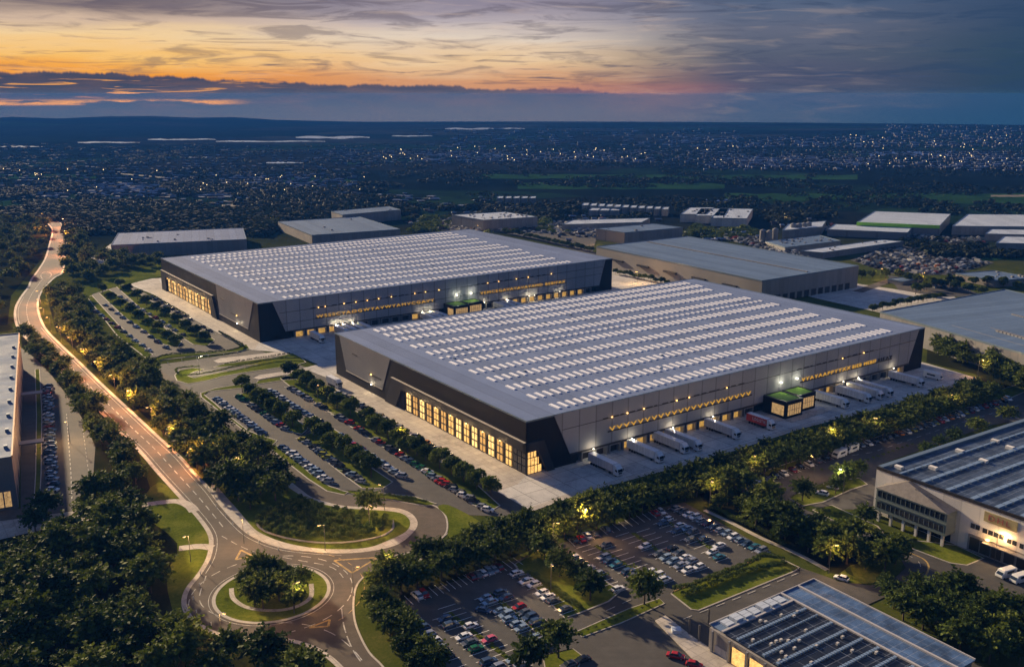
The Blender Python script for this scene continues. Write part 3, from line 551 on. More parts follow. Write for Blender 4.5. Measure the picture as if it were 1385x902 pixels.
def warehouse(org, yaw, w, d, h, label, second):
    r = empty('warehouse', (org[0], org[1], 0), yaw); tag(r, label, 'warehouse', 'twin dark warehouses')
    # ---- dock front geometry limits (x along u)
    lx, lxt, rx, rxt = (18.5, 11.4, w - 11, w - 5) if not second else (14, 7.7, w - 11, w - 6)
    hb = 4.2
    core = MB(); core.box(.6, w - .6, 1.4, d - .6, 0, h - .35)
    core.build('wall', M_BLACK, r)
    bk = MB(); quadx(bk, [(0, 0), (lx + 3, 0), (lx + 3, hb), (lx, hb), (lxt, h), (0, h)] if second else [(0, 8.7), (4.3, 8.7), (8.3, 0), (lx + 3, 0), (lx + 3, hb), (lx, hb), (lxt, h), (0, h)], .6, .6); bk.build('corner_panel', M_BLACK, r); bk = MB(); quadx(bk, [(rx - 3, 0), (w, 0), (w, h), (rxt, h), (rx, hb), (rx - 3, hb)], .6, .6)
    bk.build('corner_panel', M_BLACK, r)
    # left over black fascia of the glazed front
    (pa, pb, pc, pd) = ((95.6, h), (103.2, 4.3), (138.2, 4.3), (144.1, h)) if not second else ((6.4, h), (16.2, 4.3), (61.7, 4.1), (64.6, h))
    fb = MB()
    if not second:
        quady(fb, [(0, 11.9), (93, 11.9), (100.2, 0), (103.2, 0), (103.2, 4.3), (95.6, h), (0, h)], .6, .6)
        quady(fb, [(103.2, 0), (d, 0), (d, h), (144.1, h), (138.2, 4.3), (103.2, 4.3)], .6, .6)
    else:
        quady(fb, [(0, 0), (61.7, 0), (61.7, 4.1), (16.2, 4.3), (6.4, h), (0, h)], .6, .6)
        quady(fb, [(61.7, 0), (64.4, 0), (71, 13), (d, 13), (d, h), (64.6, h), (61.7, 4.1)], .6, .6)
    fb.build('fascia', M_BLACK, r)
    gp_ = MB(); quady(gp_, [pa, pb, pc, pd], .6, .75); gp_.build('side_panel', M_GREY, r)
    tr = MB(); quady(tr, [(pb[0], pb[1] - .25), (pc[0], pc[1] - .25), pc, pb], .6, .95); tr.build('panel_trim', MATS['kerb_stone'], r)
    sl = MB(); a0, a1 = (pb[0] + 1, pb[0] + 12) if not second else (pb[0] + 14, pb[0] + 26)
    quady(sl, [(a0, 8.0), (a1, 8.0), (a1, 8.6), (a0, 8.6)], -.15, .12); sl.build('vent_slot', M_EDGEB, r); sl = MB(); quady(sl, [(a0 + 22, 13.4), (a1 + 16, 13.4), (a1 + 16, 13.9), (a0 + 22, 13.9)], -.15, .12); sl.build('vent_slot', M_EDGEB, r)
    # glazed front: frame and bays
    y0, y1, fh, leg0, leg1 = (8.3, 84.4, 11.9, 90.6, 100.2) if not second else (77.5, 162.5, 13.0, 73, 64.4)
    fr = MB()
    if not second:
        quady(fr, [(0, 8.7), (85.6, 8.7), (90.7, 0), (100.2, 0), (93, 11.9), (0, 11.9)], .6, 1.5)
        quady(fr, [(85.6, 8.7), (84.6, 8.7), (84.6, 0), (90.7, 0)], .6, .7)
        quadx(fr, [(-.9, 8.7), (4.3, 8.7), (8.3, 0), (11.6, 0), (6.8, 11.9), (-.9, 11.9)], .6, 1.5)
        fr.box(-.9, .6, -.9, .6, 8.7, 11.9)
    else:
        quady(fr, [(64.4, 0), (73, 0), (77, 9.6), (163, 9.6), (163, 0), (d, 0), (d, 13), (71, 13)], .6, 1.5)
        quady(fr, [(77, 9.6), (73, 0), (77.4, 0)], .6, .7)
    fr.build('window_surround', M_DGREY, r)
    lip = MB(); lip.box(-1.0, .6, (0 if not second else 70), (94 if not second else d), fh, fh + .12); lip.build('ledge', MATS['kerb_stone'], r)
    nb = 14; pitch = (y1 - y0) / nb; wt = 8.6 if not second else 9.5
    bb = MB(); quady(bb, [(0 if not second else 77, 0), (84.6 if not second else 163, 0), (84.6 if not second else 163, wt), (0 if not second else 77, wt)], .62, .05); bb.build('window_backing', M_EDGEB, r)
    for i in range(nb):
        ya = y0 + i * pitch + pitch * .14; yb = y0 + (i + 1) * pitch - pitch * .14
        f = MB()
        for z in (0.1, wt / 3 - .15, wt * 2 / 3 - .15, wt - .3): f.box(.30, .5, ya, yb, z, z + .3)
        for y in (ya, (ya + yb) / 2 - .08, yb - .16): f.box(.33, .5, y, y + .16, .4, wt - .3)
        fo = f.build('window', M_EDGEB, r)
        g = MB()
        for k in range(3): g.box(.51, .55, ya, yb, .4 + k * (wt - .4) / 3, (k + 1) * (wt - .4) / 3)
        go = g.build('pane', M_LITS[(i * 7 + i // 3) % 3], fo)
    if not second:      # glazed corner, lit on the dock side, dark beyond
        g = MB()
        for k in range(3):
            for j in range(3): g.box(.3, .5, .9 + j * 2.5, .9 + j * 2.5 + 2.1, .4 + k * 2.85, 2.9 + k * 2.85)
        g.build('window', M_GLASS, r)
        for k in range(3):
            f = MB()
            for j in range(4): f.box(.6 + j * (1.25 + (.18 if k < 2 else 0)), .78 + j * (1.25 + (.18 if k < 2 else 0)), .25, .4, .2 + k * 2.85, 3 + k * 2.85)
            fo = f.build('window', M_EDGEB, r); g = MB(); g.box(.8, 6.6 - k * 1.1, .42, .5, .4 + k * 2.85, 2.9 + k * 2.85); g.build('pane', M_LIT, fo)
        f = MB(); f.box(.2, .5, .2, .5, 0, 8.7); f.build('window_post', M_EDGEB, r)
        for z in (0, 2.95, 5.8): pass
    # dock front panel
    pn = MB(); quadx(pn, [(lx, hb), (rx, hb), (rxt, h), (lxt, h)], .6, .9); pn.build('front_panel', M_GREY, r)
    tr = MB(); quadx(tr, [(lx, hb - .55), (rx, hb - .55), (rx, hb), (lx, hb)], .9, 1.6); tr.build('canopy_edge', M_EDGEB, r)
    sm_ = MB(); zs = 13.4 if not second else 14.1; zr = 14.5 if not second else 16.0
    xa, xb = lxt + 3.5, rxt - 2
    quadx(sm_, [(xa, zs), (xb, zr), (xb, zr + .22), (xa, zs + .22)], -.28, .06)
    if second: quadx(sm_, [(xa, 8.2), (xb, 11.6), (xb, 11.8), (xa, 8.4)], -.28, .05)
    sm_.build('seam', M_EDGEB, r)
    sg = [(36, 110.5, 10.1), (141.3, 204, 10.0)] if not second else [(31.5, 105, 10.4), (136.6, 201.5, 10.6)]
    def zat(x): return zs + (zr - zs) * (x - xa) / (xb - xa)
    for k, (s0, s1, zz) in enumerate(sg):
        n = int((s1 - s0 + (8 if k == 0 else -4)) / 4.4); x = s0 - 3
        for j in range(n):
            v = MB(); L_ = [2.6, 3.4, 1.6, 3.0][j % 4]; quadx(v, [(x, zat(x) + .05), (x + L_, zat(x + L_) + .05), (x + L_, zat(x + L_) + .6), (x, zat(x) + .6)], -.34, .08); x += 4.1; v.build('vent_slot', M_EDGEB, r)
    def put(body, x0, x1, z, hh, m_, nm='sign_letters'):
        me = text_mesh(body, x1 - x0, hh); me.materials.append(m_); o = link(nm, me, r); o.rotation_euler = (R(90), 0, 0); o.location = (x0, -.62, z); return o
    for s0, s1, zz in sg: bs = MB(); bs.box(s0 - .5, s1 + .5, -.48, -.3, zz - 1.75, zz - 1.25); bs.build('sign_backing', M_EDGEB, r)
    if not second:
        put('V' * 22, 36, 110, 8.75, 1.55, M_SIGN); put('VYAYAAPPYYXX', 141.3, 174, 8.75, 1.5, M_SIGN); put('BIEB MEBIF', 175.5, 192.5, 8.75, 1.5, M_SIGN); put('BIEAY', 194, 204.5, 8.75, 1.5, M_SIGNOFF)
    else:
        put('WSSSCYAOGWYAVWYAMVCGAVY', 31.5, 104.5, 9.0, 1.6, M_SIGN); put('VEMCEGAVAYAVAYAMD BEBIFAX', 136.6, 201, 9.2, 1.6, M_SIGN)
    # little amber lamps on the seam, white lamps over the docks
    for x in ([37.2, 44.5, 52.5, 69, 75.5, 96, 168, 183] if not second else [33, 37, 48, 55, 62, 69, 77, 92, 99, 108, 142, 150, 163, 172, 190]):
        z = zat(x) + .3; m_ = MB(); m_.box(x - .2, x + .2, -.65, -.35, z - .1, z + .15); m_.build('wall_lamp', M_LAMPA, r)
        lamp('wall_lamp_light', (x, -1.3, z + .2), 14, AMB, .2, r)
    wl = [28, 46, 66.5, 88, 124.5, 139.5, 168.5, 179, 205] if not second else [42, 46, 52, 96, 101, 126, 139, 155, 172, 176, 196]
    for x in wl:
        m_ = MB(); m_.box(x - .16, x + .16, -1.75, -1.45, hb - .05, hb + .1); m_.build('dock_lamp', M_LAMPW, r)
        lamp('dock_lamp_light', (x, -2.4, hb + .2), 400, WARM, .2, r)
    # docks
    x = lx + 5
    while x < rx - 6:
        skip = any(a_ < x < b_ for a_, b_ in ([(110, 150)] if not second else [(107, 137)]))
        if not skip:
            f = MB(); f.box(x, x + .5, -.6, 1.4, 0, hb - .6); f.box(x + 5, x + 5.5, -.6, 1.4, 0, hb - .6); f.box(x + .5, x + 5, -.6, 1.4, hb - 1, hb - .6)
            do = f.build('dock_door', M_WALLG, r); g = MB(); g.box(x + .5, x + 5, 1.25, 1.35, 0, hb - 1)
            k_ = int(x * 7) % 5; g.build('pane', M_DOCKLIT if k_ in (0, 2, 3) else M_EDGEB, do)
        x += 6.4
    for x in ((128, 138) if not second else (120, 130)):
        m_ = MB(); m_.box(x - .2, x + .2, -1.2, -.4, 10.6, 10.9); m_.build('wall_lamp', M_LAMPW, r); lamp('wall_lamp_light', (x, -2.6, 11.2), 520, (1, .95, .7), .3, r)
    # side panel lamp
    ys = (112.9, 100) if not second else (32, 0)
    for zz, m__ in ((3.9, M_LAMPW), (8.3, M_LAMPA)):
        m_ = MB(); m_.box(-.7, -.3, ys[0] - .3, ys[0] + .3, zz, zz + .3); m_.build('wall_lamp', m__, r)
    lamp('wall_lamp_light', (-1.8, ys[0], 4.2), 420, WARM, .2, r)
    lamp('wall_lamp_light', (-1.2, ys[0], 8.6), 30, AMB, .2, r)
    for k in range(7):
        yy = y0 + (k + .5) * (y1 - y0) / 7; m_ = MB(); m_.box(-1.5, -1.2, yy - .25, yy + .25, wt + .15, wt + .3); m_.build('wall_lamp', M_LAMPA, r); lamp('wall_lamp_light', (-2.4, yy, wt - .3), 520, (1.0, .66, .30), .3, r)
    # roof
    rf = MB(); rf.box(.25, w - .25, .25, d - .25, h - .35, h); rf.build('roof', M_ROOF, r)
    ed = MB()
    ed.box(-.1, w + .1, -.1, .25, h - .4, h + .18); ed.box(-.1, w + .1, d - .25, d + .1, h - .4, h + .18); ed.box(-.1, .25, .25, d - .25, h - .4, h + .18); ed.box(w - .25, w + .1, .25, d - .25, h - .4, h + .18)
    ed.build('roof_edge', M_EDGE, r)
    # rooflights
    rows = [10, 23.5, 36.8, 49.7, 62.3, 77, 95.8, 109.3, 123.5, 134.2, 144] if not second else [9, 25, 37.5, 52.8, 66.5, 82.6, 92.9, 110, 126, 142.4, 154, 163.5]
    if not second: rows = [(v_, 1) for v_ in rows[:6]] + [(85, .42)] + [(v_, 1) for v_ in rows[6:]]
    else: rows = [(v_, 1) for v_ in rows]
    def rl(m_, x, v_, s_):
        Lh = (2.9 if not second else 2.5) * s_; y = v_ - Lh * 2
        m_.add([(x - .62, y, h - .01), (x + .62, y, h - .01), (x + .62, y + 2 * Lh, h - .01), (x - .62, y + 2 * Lh, h - .01), (x - .55, y + .1, h + .35), (x + .55, y + .1, h + .35), (x + .55, y + 2 * Lh - .1, h + .35), (x - .55, y + 2 * Lh - .1, h + .35)], [(0, 1, 5, 4), (1, 2, 6, 5), (2, 3, 7, 6), (3, 0, 4, 7), (4, 5, 6, 7)])
    proto = MB(); rl(proto, 0, 0, 1); pme = proto.mesh('rooflight', M_LIGHTS)
    rest = MB(); cnt = 0; cand = []
    for v_, s_ in rows:
        x = 17.4; xe = 210 + (v_ * .05)
        while x < xe: cand.append((x + v_ * .0, v_, s_)); x += 3.55
    cand.sort(key=lambda q: q[1] * 2.2 + q[0] * 1.0)
    for x, v_, s_ in cand:
        if cnt < 100 and s_ == 1: o = link('rooflight', pme, r); o.location = (x, v_, 0); cnt += 1
        else: rl(rest, x, v_, s_)
    tag(rest.build('rooflights', M_LIGHTS, r), kind='stuff')
    ff = MB()
    for k in range(14):
        xx, yy = rng.uniform(20, w - 20), rng.uniform(15, d - 10); ff.box(xx, xx + .9, yy, yy + .9, h - .01, h + .5)
    ff.build('roof_vent', M_EDGE, r)
    return r
B1O = (.03852 * CAMH, 2.41195 * CAMH); B2O = (-1.04436 * CAMH, 3.84167 * CAMH)
W1, D1, H1 = 229.45, 149.05, 19.43; W2, D2, H2 = 240.67, 172.4, 20.66
wh1 = warehouse(B1O, YAW1, W1, D1, H1, 'nearer huge dark grey warehouse, lit glazed wall facing the long car park', False)
wh2 = warehouse(B2O, YAW2, W2, D2, H2, 'farther huge dark grey warehouse behind the other, glazed wall near small car park', True)
def loc(r, x, y, z=0):
    c, s_ = math.cos(r.rotation_euler.z), math.sin(r.rotation_euler.z); return Vector((r.location.x + c * x - s_ * y, r.location.y + s_ * x + c * y, z))
# ---- entrance pods with green roofs
def pod(r, x0, label):
    p = loc(r, x0, 0); e = empty('entrance_building', p, r.rotation_euler.z); tag(e, label, 'entrance', 'green roofed entrance cubes')
    for k, (a, y_) in enumerate(((0, -12), (11.2, -9.5))):
        m_ = MB(); m_.box(a, a + 10.2, y_, -.4, 0, 6.9); wl = m_.build('wall', M_BLACK, e)
        m_ = MB(); m_.box(a + .6, a + 9.6, y_ + .6, -1, 6.9, 7.05); m_.build('roof', M_GREEN, e)
        m_ = MB(); m_.box(a, a + 10.2, y_, y_ + .5, 6.9, 7.3); m_.box(a, a + 10.2, -1, -.5, 6.9, 7.3); m_.box(a, a + .5, y_ + .5, -1, 6.9, 7.3); m_.box(a + 9.7, a + 10.2, y_ + .5, -1, 6.9, 7.3); m_.build('parapet', M_EDGEB, e)
        g = MB(); g.box(a + 1, a + 9.2, y_ - .05, y_ + .02, 1.2, 5.7); go = None
        f = MB()
        for i in range(7): f.box(a + .9 + i * 1.37, a + 1.05 + i * 1.37, y_ - .14, y_ - .06, 1.1, 6.4)
        for z in (1.1, 3.4, 5.7): f.box(a + .9, a + 9.3, y_ - .17, y_ - .145, z, z + .15)
        fo = f.build('window', M_EDGEB, e); g.build('pane', M_LITP, fo)
        if k == 0:
            g = MB(); g.box(a - .05, a + .02, y_ + 1, y_ + 7, 1.2, 5.4); g.build('window', M_LITP, e)
    m_ = MB(); m_.box(-1, 22.5, -16, -12.2, 0, .25); m_.build('step', M_PAVE, e)
    return e
M_LITP = litm('lit_entrance_glass', (1.0, .6, .24), .28)
pod(wh1, 118, 'two black entrance cubes with bright green roofs beside the red lorry')
pod(wh2, 111, 'two black entrance cubes with green roofs on the farther warehouse front')
# ------------------------------------------------------------------ other buildings
def hall(name, label, cat, near_b, near_t, left_t, right_t, roof, wall, h=None, trim=M_EDGE, group=None, vents=0, ridge=False, hbase=None):
    if h is None: h = hgt(near_b, near_t)
    N, L, Q = G(*near_t, h), G(*left_t, h), G(*right_t, h)
    u = (Q - N); w = u.length; u = u / w; v0 = (L - N); v = Vector((-u.y, u.x)); d = v0.dot(v) ; k = v0.dot(u)
    e = empty(name, (N.x, N.y, 0), math.atan2(u.y, u.x)); tag(e, label, cat, group)
    P = [(0, 0), (w, 0), (w + k, d), (k, d)]
    MB().prism([Vector(p) for p in P], 0, h - .3).build('wall', wall, e)
    MB().prism([Vector(p) * 1 for p in P], h - .3, h).build('roof', roof, e)
    t = MB()
    for i in range(4):
        a, c = Vector(P[i]), Vector(P[(i + 1) % 4]); n_ = (c - a).normalized(); o_ = Vector((n_.y, -n_.x)) * .12
        t.prism([a + o_, c + o_, c - o_ * 2, a - o_ * 2], h - .5, h + .35)
    t.build('roof_edge', trim, e)
    if ridge:
        t = MB(); cy_ = d / 2
        for i in range(int(w / 3)): t.box(i * 3 + .3 + k / 2, i * 3 + 2.4 + k / 2, cy_ - .8, cy_ + .8, h + .005, h + .55)
        t.build('ridge_vent', M_WALLG, e)
    if vents:
        t = MB()
        for i in range(vents):
            a, c = rng.uniform(.1, .9, 2); x, y = w * a + k * c, d * c; s_ = rng.uniform(.6, 1.6); t.box(x, x + s_ * 1.6, y, y + s_, h + .004, h + rng.uniform(.5, 1.2))
        t.build('roof_vent', M_WALLG, e)
    return e, w, d, h, k
hall('warehouse', 'long low silver shed west of the farther warehouse, near the road bend', 'warehouse', (151, 349), (150, 332), (160, 315.4), (333.4, 324), M_ROOF, M_WALLG, vents=9)
hall('warehouse', 'pale box warehouse with smooth blue roof behind the farther dark warehouse', 'warehouse', (421.8, 331), (421.8, 318.5), (376, 300), (541, 310.4), M_ROOFB, M_WALLT, vents=3)
hall('warehouse', 'grey windowless box building in front of the forest', 'warehouse', (463, 305), (463, 291), (448, 286), (542, 284), M_ROOFB, M_WALLG, vents=2)
e6 = hall('warehouse', 'grey box building with cluttered roof plant, beyond the top corner', 'warehouse', (654, 312), (654, 298), (611, 291), (727, 293.5), M_ROOFW, M_WALLG, vents=30)
hall('warehouse', 'small cube shaped grey building behind the big ridged shed', 'warehouse', (845, 330), (845, 315), (806, 309.4), (923.5, 308), M_ROOFB, M_WALLG, vents=3)
h8 = hgt((1160, 389), (1161.7, 359.8))
e8 = hall('warehouse', 'big flat shed with blue grey roof and long ridge vent', 'warehouse', None, (1031, 380), (806.8, 333.6), (1161.7, 359.8), M_ROOFB, M_WALLT, h=h8)
E8, w8, d8, hh8, k8 = e8
t = MB()
for i in range(60): y = 4 + i * (d8 - 8) / 60; t.box(w8 / 2 + k8 * y / d8 - .7, w8 / 2 + k8 * y / d8 + .7, y, y + (d8 - 8) / 60 * .8, hh8 + .004, hh8 + .6)
t.build('ridge_vent', M_WALLG, E8)
for i in range(12):
    x = 6 + i * (w8 - 12) / 12; f = MB(); f.box(x, x + 4.5, -.15, -.02, 0, 4.2); f.build('dock_door', M_DGREY if i % 2 else M_EDGEB, E8)
for i in range(5):
    y = 20 + i * d8 * .17; f = MB(); f.box(-1.2, .9, y, y + 12, 7, 8.2, Matrix.Translation(Vector((k8 * y / d8 - .25, 0, 0)))); f.build('vent_slot', M_EDGEB, E8)
e9 = hall('warehouse', 'large flat blue roofed hall behind the pine grove, east of the docks', 'warehouse', None, (1190.5, 422), (1358.8, 391.7), (1400, 482.8), M_ROOFB, M_WALLG, h=12)
E9 = e9[0]
t = MB()
for i in range(40): t.box(30 + i * 1.6, 31.3 + i * 1.6, 60, 61.2, 12.004, 12.5)
for i in range(22): t.box(55 + i * 2.2, 56.8 + i * 2.2, 22, 24, 12.004, 12.9)
for q in range(6): t.box(rng.uniform(20, 90), rng.uniform(91, 93), 12 + q * 14, 12.25 + q * 14, 12.004, 12.12)
t.build('roof_vent', M_WALLG, E9)
# solar hall on the right
M_PV = None
def pvm(name, base, pw, ph, line):
    m_ = bpy.data.materials.new(name); m_.use_nodes = True; nt = m_.node_tree; q = NB(nt); p = nt.nodes['Principled BSDF']
    t = q.n('ShaderNodeTexCoord').outputs['Object']; br = q.n('ShaderNodeTexBrick'); nt.links.new(t, br.inputs[0]); br.offset = 0
    br.inputs['Color1'].default_value = tuple(base) + (1,); br.inputs['Color2'].default_value = tuple(x * 1.5 for x in base) + (1,); br.inputs['Mortar'].default_value = tuple(line) + (1,)
    br.inputs['Scale'].default_value = 1; br.inputs['Mortar Size'].default_value = .06; br.inputs['Brick Width'].default_value = pw; br.inputs['Row Height'].default_value = ph
    nz_ = q.ramp(q.noise(t, .15, 5, .7), [(.35, (.5,) * 3), (.65, (1.5,) * 3)])
    mx = q.n('ShaderNodeMix', data_type='RGBA', blend_type='MULTIPLY'); mx.inputs[0].default_value = 1; nt.links.new(br.outputs[0], mx.inputs[6]); nt.links.new(nz_, mx.inputs[7])
    nt.links.new(mx.outputs[2], p.inputs['Base Color']); p.inputs['Roughness'].default_value = .45; p.inputs['Specular IOR Level'].default_value = .3
    return m_
M_PV = pvm('solar_panels', (.035, .05, .08), 1.8, 3.4, (.16, .19, .24)); M_PVD = pvm('dark_solar_panels', (.010, .014, .024), 2.4, 3.6, (.15, .17, .21)); M_PVB = pvm('blue_solar_panels', (.05, .09, .17), 2.0, 3.4, (.16, .20, .28))
M_WALLW2 = panelm('white_side_wall', (.70, .68, .64), .6, 0, 5.5, 'X', .4, .85)
h10 = hgt((1182.5, 692), (1186, 632)); N10, F10, K10 = G(1186, 632, h10), G(1385, 702, h10), G(1385, 567.8, h10)
u = (F10 - N10).normalized(); v = Vector((-u.y, u.x)); kk = (K10 - N10); 
E10 = empty('warehouse', (N10.x, N10.y, 0), math.atan2(u.y, u.x)); tag(E10, 'white walled hall with solar roof and glass office, by the bending road', 'warehouse')
sk = kk.dot(u) / kk.dot(v); d10 = 95; w10 = 95
P10 = [Vector(p) for p in ((0, 0), (w10, 0), (w10 + sk * d10, d10), (sk * d10, d10))]
MB().prism(P10, 0, h10 - .3).build('wall', M_WALLW2, E10); MB().prism(P10, h10 - .3, h10).build('roof', M_PV, E10)
t = MB()
for i in range(4):
    a, c = P10[i], P10[(i + 1) % 4]; n_ = (c - a).normalized(); o_ = Vector((n_.y, -n_.x)) * .15; t.prism([a + o_, c + o_, c - o_ * 2, a - o_ * 2], h10 - .5, h10 + .45)
t.build('roof_edge', M_EDGEB, E10)
t = MB(); P0, P1 = P10[0] + Vector((.3, .3)), P10[3] + Vector((.3, -.3)); n_ = (P1 - P0).normalized(); o_ = Vector((n_.y, -n_.x)); t.prism([P0, P1, P1 + o_ * 1.6, P0 + o_ * 1.6], h10 + .003, h10 + .7); t.build('gutter', M_EDGE, E10)
M_STEEL = mat('blue_steel', (.26, .36, .48), .35, .3)
for i, off in enumerate((7.5, 15, 22.5, 30, 37, 44, 51, 58, 66, 74)):        # ridge lines parallel to the long side
    t = MB(); a = Vector((off, 0)); n_ = (P10[3] - P10[0]).normalized(); L = d10 * 1.0 / n_.y
    s0 = .5
    while s0 < L - 4:
        q0, q1 = a + n_ * s0, a + n_ * (s0 + 3.2); o_ = Vector((n_.y, -n_.x)) * (.35 if i % 2 == 0 and i < 2 else .65); t.prism([q0 - o_, q1 - o_, q1 + o_, q0 + o_], h10 + .003, h10 + .55); s0 += 3.6
    t.build('ridge_vent', M_STEEL, E10)
t = MB()
for x_, y_ in ((3, 4), (9, 12), (14, 30), (5, 32), (12, 48), (6, 50), (20, 60)): t.box(x_ + sk * y_, x_ + 2.4 + sk * y_, y_, y_ + 1.4, h10 + .003, h10 + .9)
t.build('roof_vent', M_WALLW2, E10)
def wallpt(px, py):        # point on the plane y=0 of E10
    dx, dy, dz = ray(px, py); Nn = v; k = (N10.dot(Nn)) / (dx * Nn.x + dy * Nn.y); P_ = Vector((dx, dy)) * k; return (P_ - N10).dot(u), CAMH + dz * k
# glass office projecting from the white wall
xa, _ = wallpt(1196, 690); xb, _ = wallpt(1293.5, 700)
o10 = empty('office_wing', (0, 0, 0), 0, E10)
t = MB(); t.box(xa, xb, -5, -.02, 3.6, 10.6); t.build('storey', mat('sea_green_glazing', (.17, .21, .195), .25, spec=.6), o10)
t = MB()
for z in (4.1, 7.6): t.box(xa + .5, xb - .5, -5.06, -4.98, z + .6, z + 2.4); t.box(xa - .06, xa + .02, -4.6, -.5, z + .6, z + 2.4)
t.build('window', M_GLASS, o10)
t = MB()
for i in range(15):
    x = xa + .5 + i * (xb - xa - 1) / 14
    for z in (4.1, 7.6): t.box(x - .08, x + .08, -5.12, -5.07, z + .6, z + 2.4)
for z in (7.05, 10.3): t.box(xa - .1, xb + .1, -5.25, -5.13, z, z + .4)
t.build('window_frame', MATS['sea_green_glazing'], o10)
for i in range(6): t = MB(); x = xa + 1 + i * (xb - xa - 2) / 5; t.box(x - .35, x + .35, -4.6, -3.9, 0, 3.58); t.build('column', M_WALLW2, o10)
t = MB(); t.box(xa + 1.5, xb - 1, -.12, -.03, .2, 3.2); t.build('ground_floor_window', M_GLASS, o10)
t = MB(); xm = xa + (xb - xa) * .32; t.loft([[(xa - .3, -5.3, 10.6), (xb + .3, -5.3, 10.6), (xb + .3, -.02, 10.6), (xa - .3, -.02, 10.6)], [(xm, -1.4, 14.2), (xm + .4, -1.4, 14.2), (xm + .4, -.1, 14.2), (xm, -.1, 14.2)]]); t.build('roof', mat('brown_tiles', (.15, .135, .125), .7, var=.2, scale=.8), o10)
t = MB()
for i in range(7): x = xm + 3.6 + i * .9; t.box(x, x + .15, -2.6, -2.4, 11.4, 13.4 - i * .18); 
t.box(xm + 3.6, xm + 9.2, -2.62, -2.38, 12.3, 12.45); t.build('railing', M_EDGEB, o10)
# strip windows, sign, dock doors
for (p0, p1) in (((1313, 706.5), (1326, 712)), ((1329, 713), (1359, 725)), ((1362, 727), (1376, 733)), ((1379, 734), (1392, 740))):
    x0, z0 = wallpt(*p0); x1, z1 = wallpt(*p1); n_ = max(1, round((x1 - x0) / 1.6))
    for i in range(n_): t = MB(); t.box(x0 + i * (x1 - x0) / n_ + .1, x0 + (i + 1) * (x1 - x0) / n_ - .1, -.06, -.01, z0 - 1.4, z0); t.build('window', M_GLASS, E10)
x0, z0 = wallpt(1332.5, 690.5); x1, z1 = wallpt(1376, 718)
sgn = MB(); zt = wallpt(1332.5, 690.5)[1]; zb = wallpt(1332.5, 704)[1]; sgn.box(x0, x1, -.25, -.02, zb, zt); sg_ = sgn.build('sign', mat('sign_board', (.36, .31, .15), .6, var=.12, scale=.6), E10)
me = text_mesh('DHL', (x1 - x0) * .66, (zt - zb) * .56, .04); me.materials.append(mat('sign_red', (.36, .09, .07), .6)); o = link('letters', me, sg_); o.rotation_euler = (R(90), 0, 0); o.location = (x0 + (x1 - x0) * .14, -.28, zb + (zt - zb) * .22)
for (p0) in ((1316, 755), (1332, 748), (1347, 756), (1364, 765), (1381, 773)):
    xx, _ = wallpt(*p0); f = MB(); f.box(xx - 2.0, xx + 2.0, -.35, -.02, 0, 5.0); do = f.build('dock_door', M_WALLG, E10); f = MB(); f.box(xx - 1.4, xx + 1.4, -.42, -.36, .6, 4.3); f.build('pane', M_EDGEB, do)
xl, zl = wallpt(1338, 729); f = MB(); f.box(xl - .4, xl + .4, -1.2, -.4, zl - .2, zl + .2); f.build('wall_lamp', M_LAMPA, E10); lamp('wall_lamp_light', (xl, -2.0, zl), 330, AMB, .25, E10)
f = MB(); f.box(xl - 1, xl + 22, -2.2, -.03, zl - 1.0, zl - .7); f.build('canopy', M_WALLG, E10)
# solar shed at the bottom
h11 = 6.0; A, B_, C_ = G(957.6, 845, h11), G(1100.6, 783, h11), G(1319, 892, h11)
u = (C_ - B_).normalized(); v = Vector((-u.y, u.x)); bx = (A - B_)
E11 = empty('warehouse', (B_.x, B_.y, 0), math.atan2(u.y, u.x)); tag(E11, 'low shed covered in dark solar panels, its wall lit yellow inside', 'warehouse')
w11 = (C_ - B_).length; d11 = -bx.dot(v); k11 = bx.dot(u)
def q11(s_, t_): return Vector((s_ * w11 + t_ * k11, -t_ * d11))     # s along the blue wing, t towards the camera left
MB().prism([q11(0, 0), q11(1, 0), q11(1, .33), q11(0, .33)], h11 - .3, h11).build('blue_wing_roof', M_PVB, E11)
MB().prism([q11(0.012, 0.01), q11(.99, .01), q11(.99, 1.0), q11(.012, 1.0)], 0, h11 - .35).build('wall', M_WALLT, E11)
MB().prism([q11(0, .34), q11(1, .34), q11(1, .98), q11(0, .98)], h11 - .33, h11 - .05).build('porch_roof', M_ROOFB, E11)
MB().prism([q11(.095, .336), q11(1, .336), q11(1, .987), q11(.095, .987)], h11 - .04, h11 + .04).build('roof', M_PVD, E11)
def bar11(mb, a, c, wd, z0, z1):
    a, c = q11(*a), q11(*c); n_ = (c - a).normalized(); o_ = Vector((n_.y, -n_.x)) * wd; mb.prism([a + o_, c + o_, c - o_, a - o_], z0, z1)
t = MB(); bar11(t, (0, .165), (1, .165), .28, h11 + .003, h11 + .4); bar11(t, (0, 0), (1, 0), .15, h11 + .003, h11 + .3); bar11(t, (0, .335), (1, .335), .3, h11 + .045, h11 + .4); bar11(t, (0, 0), (0, .99), .12, h11 + .003, h11 + .3); bar11(t, (.094, .335), (.094, .99), .3, h11 + .045, h11 + .35); t.build('roof_rail', mat('pale_rail', (.45, .43, .42), .4), E11)
for i, s_ in enumerate((.195, .275, .37, .46, .56, .66, .76, .86)):
    t = MB(); m_ = 26; wdt = .36 if i % 2 == 0 or i > 2 else .18
    for j in range(m_):
        a0_, a1_ = .36 + j * .63 / m_, .36 + (j + .72) * .63 / m_; bar11(t, (s_, a0_), (s_, a1_), wdt, h11 + .045, h11 + .5)
    t.build('ridge_vent', MATS['roof_edge'] if False else M_STEEL, E11)
t = MB()
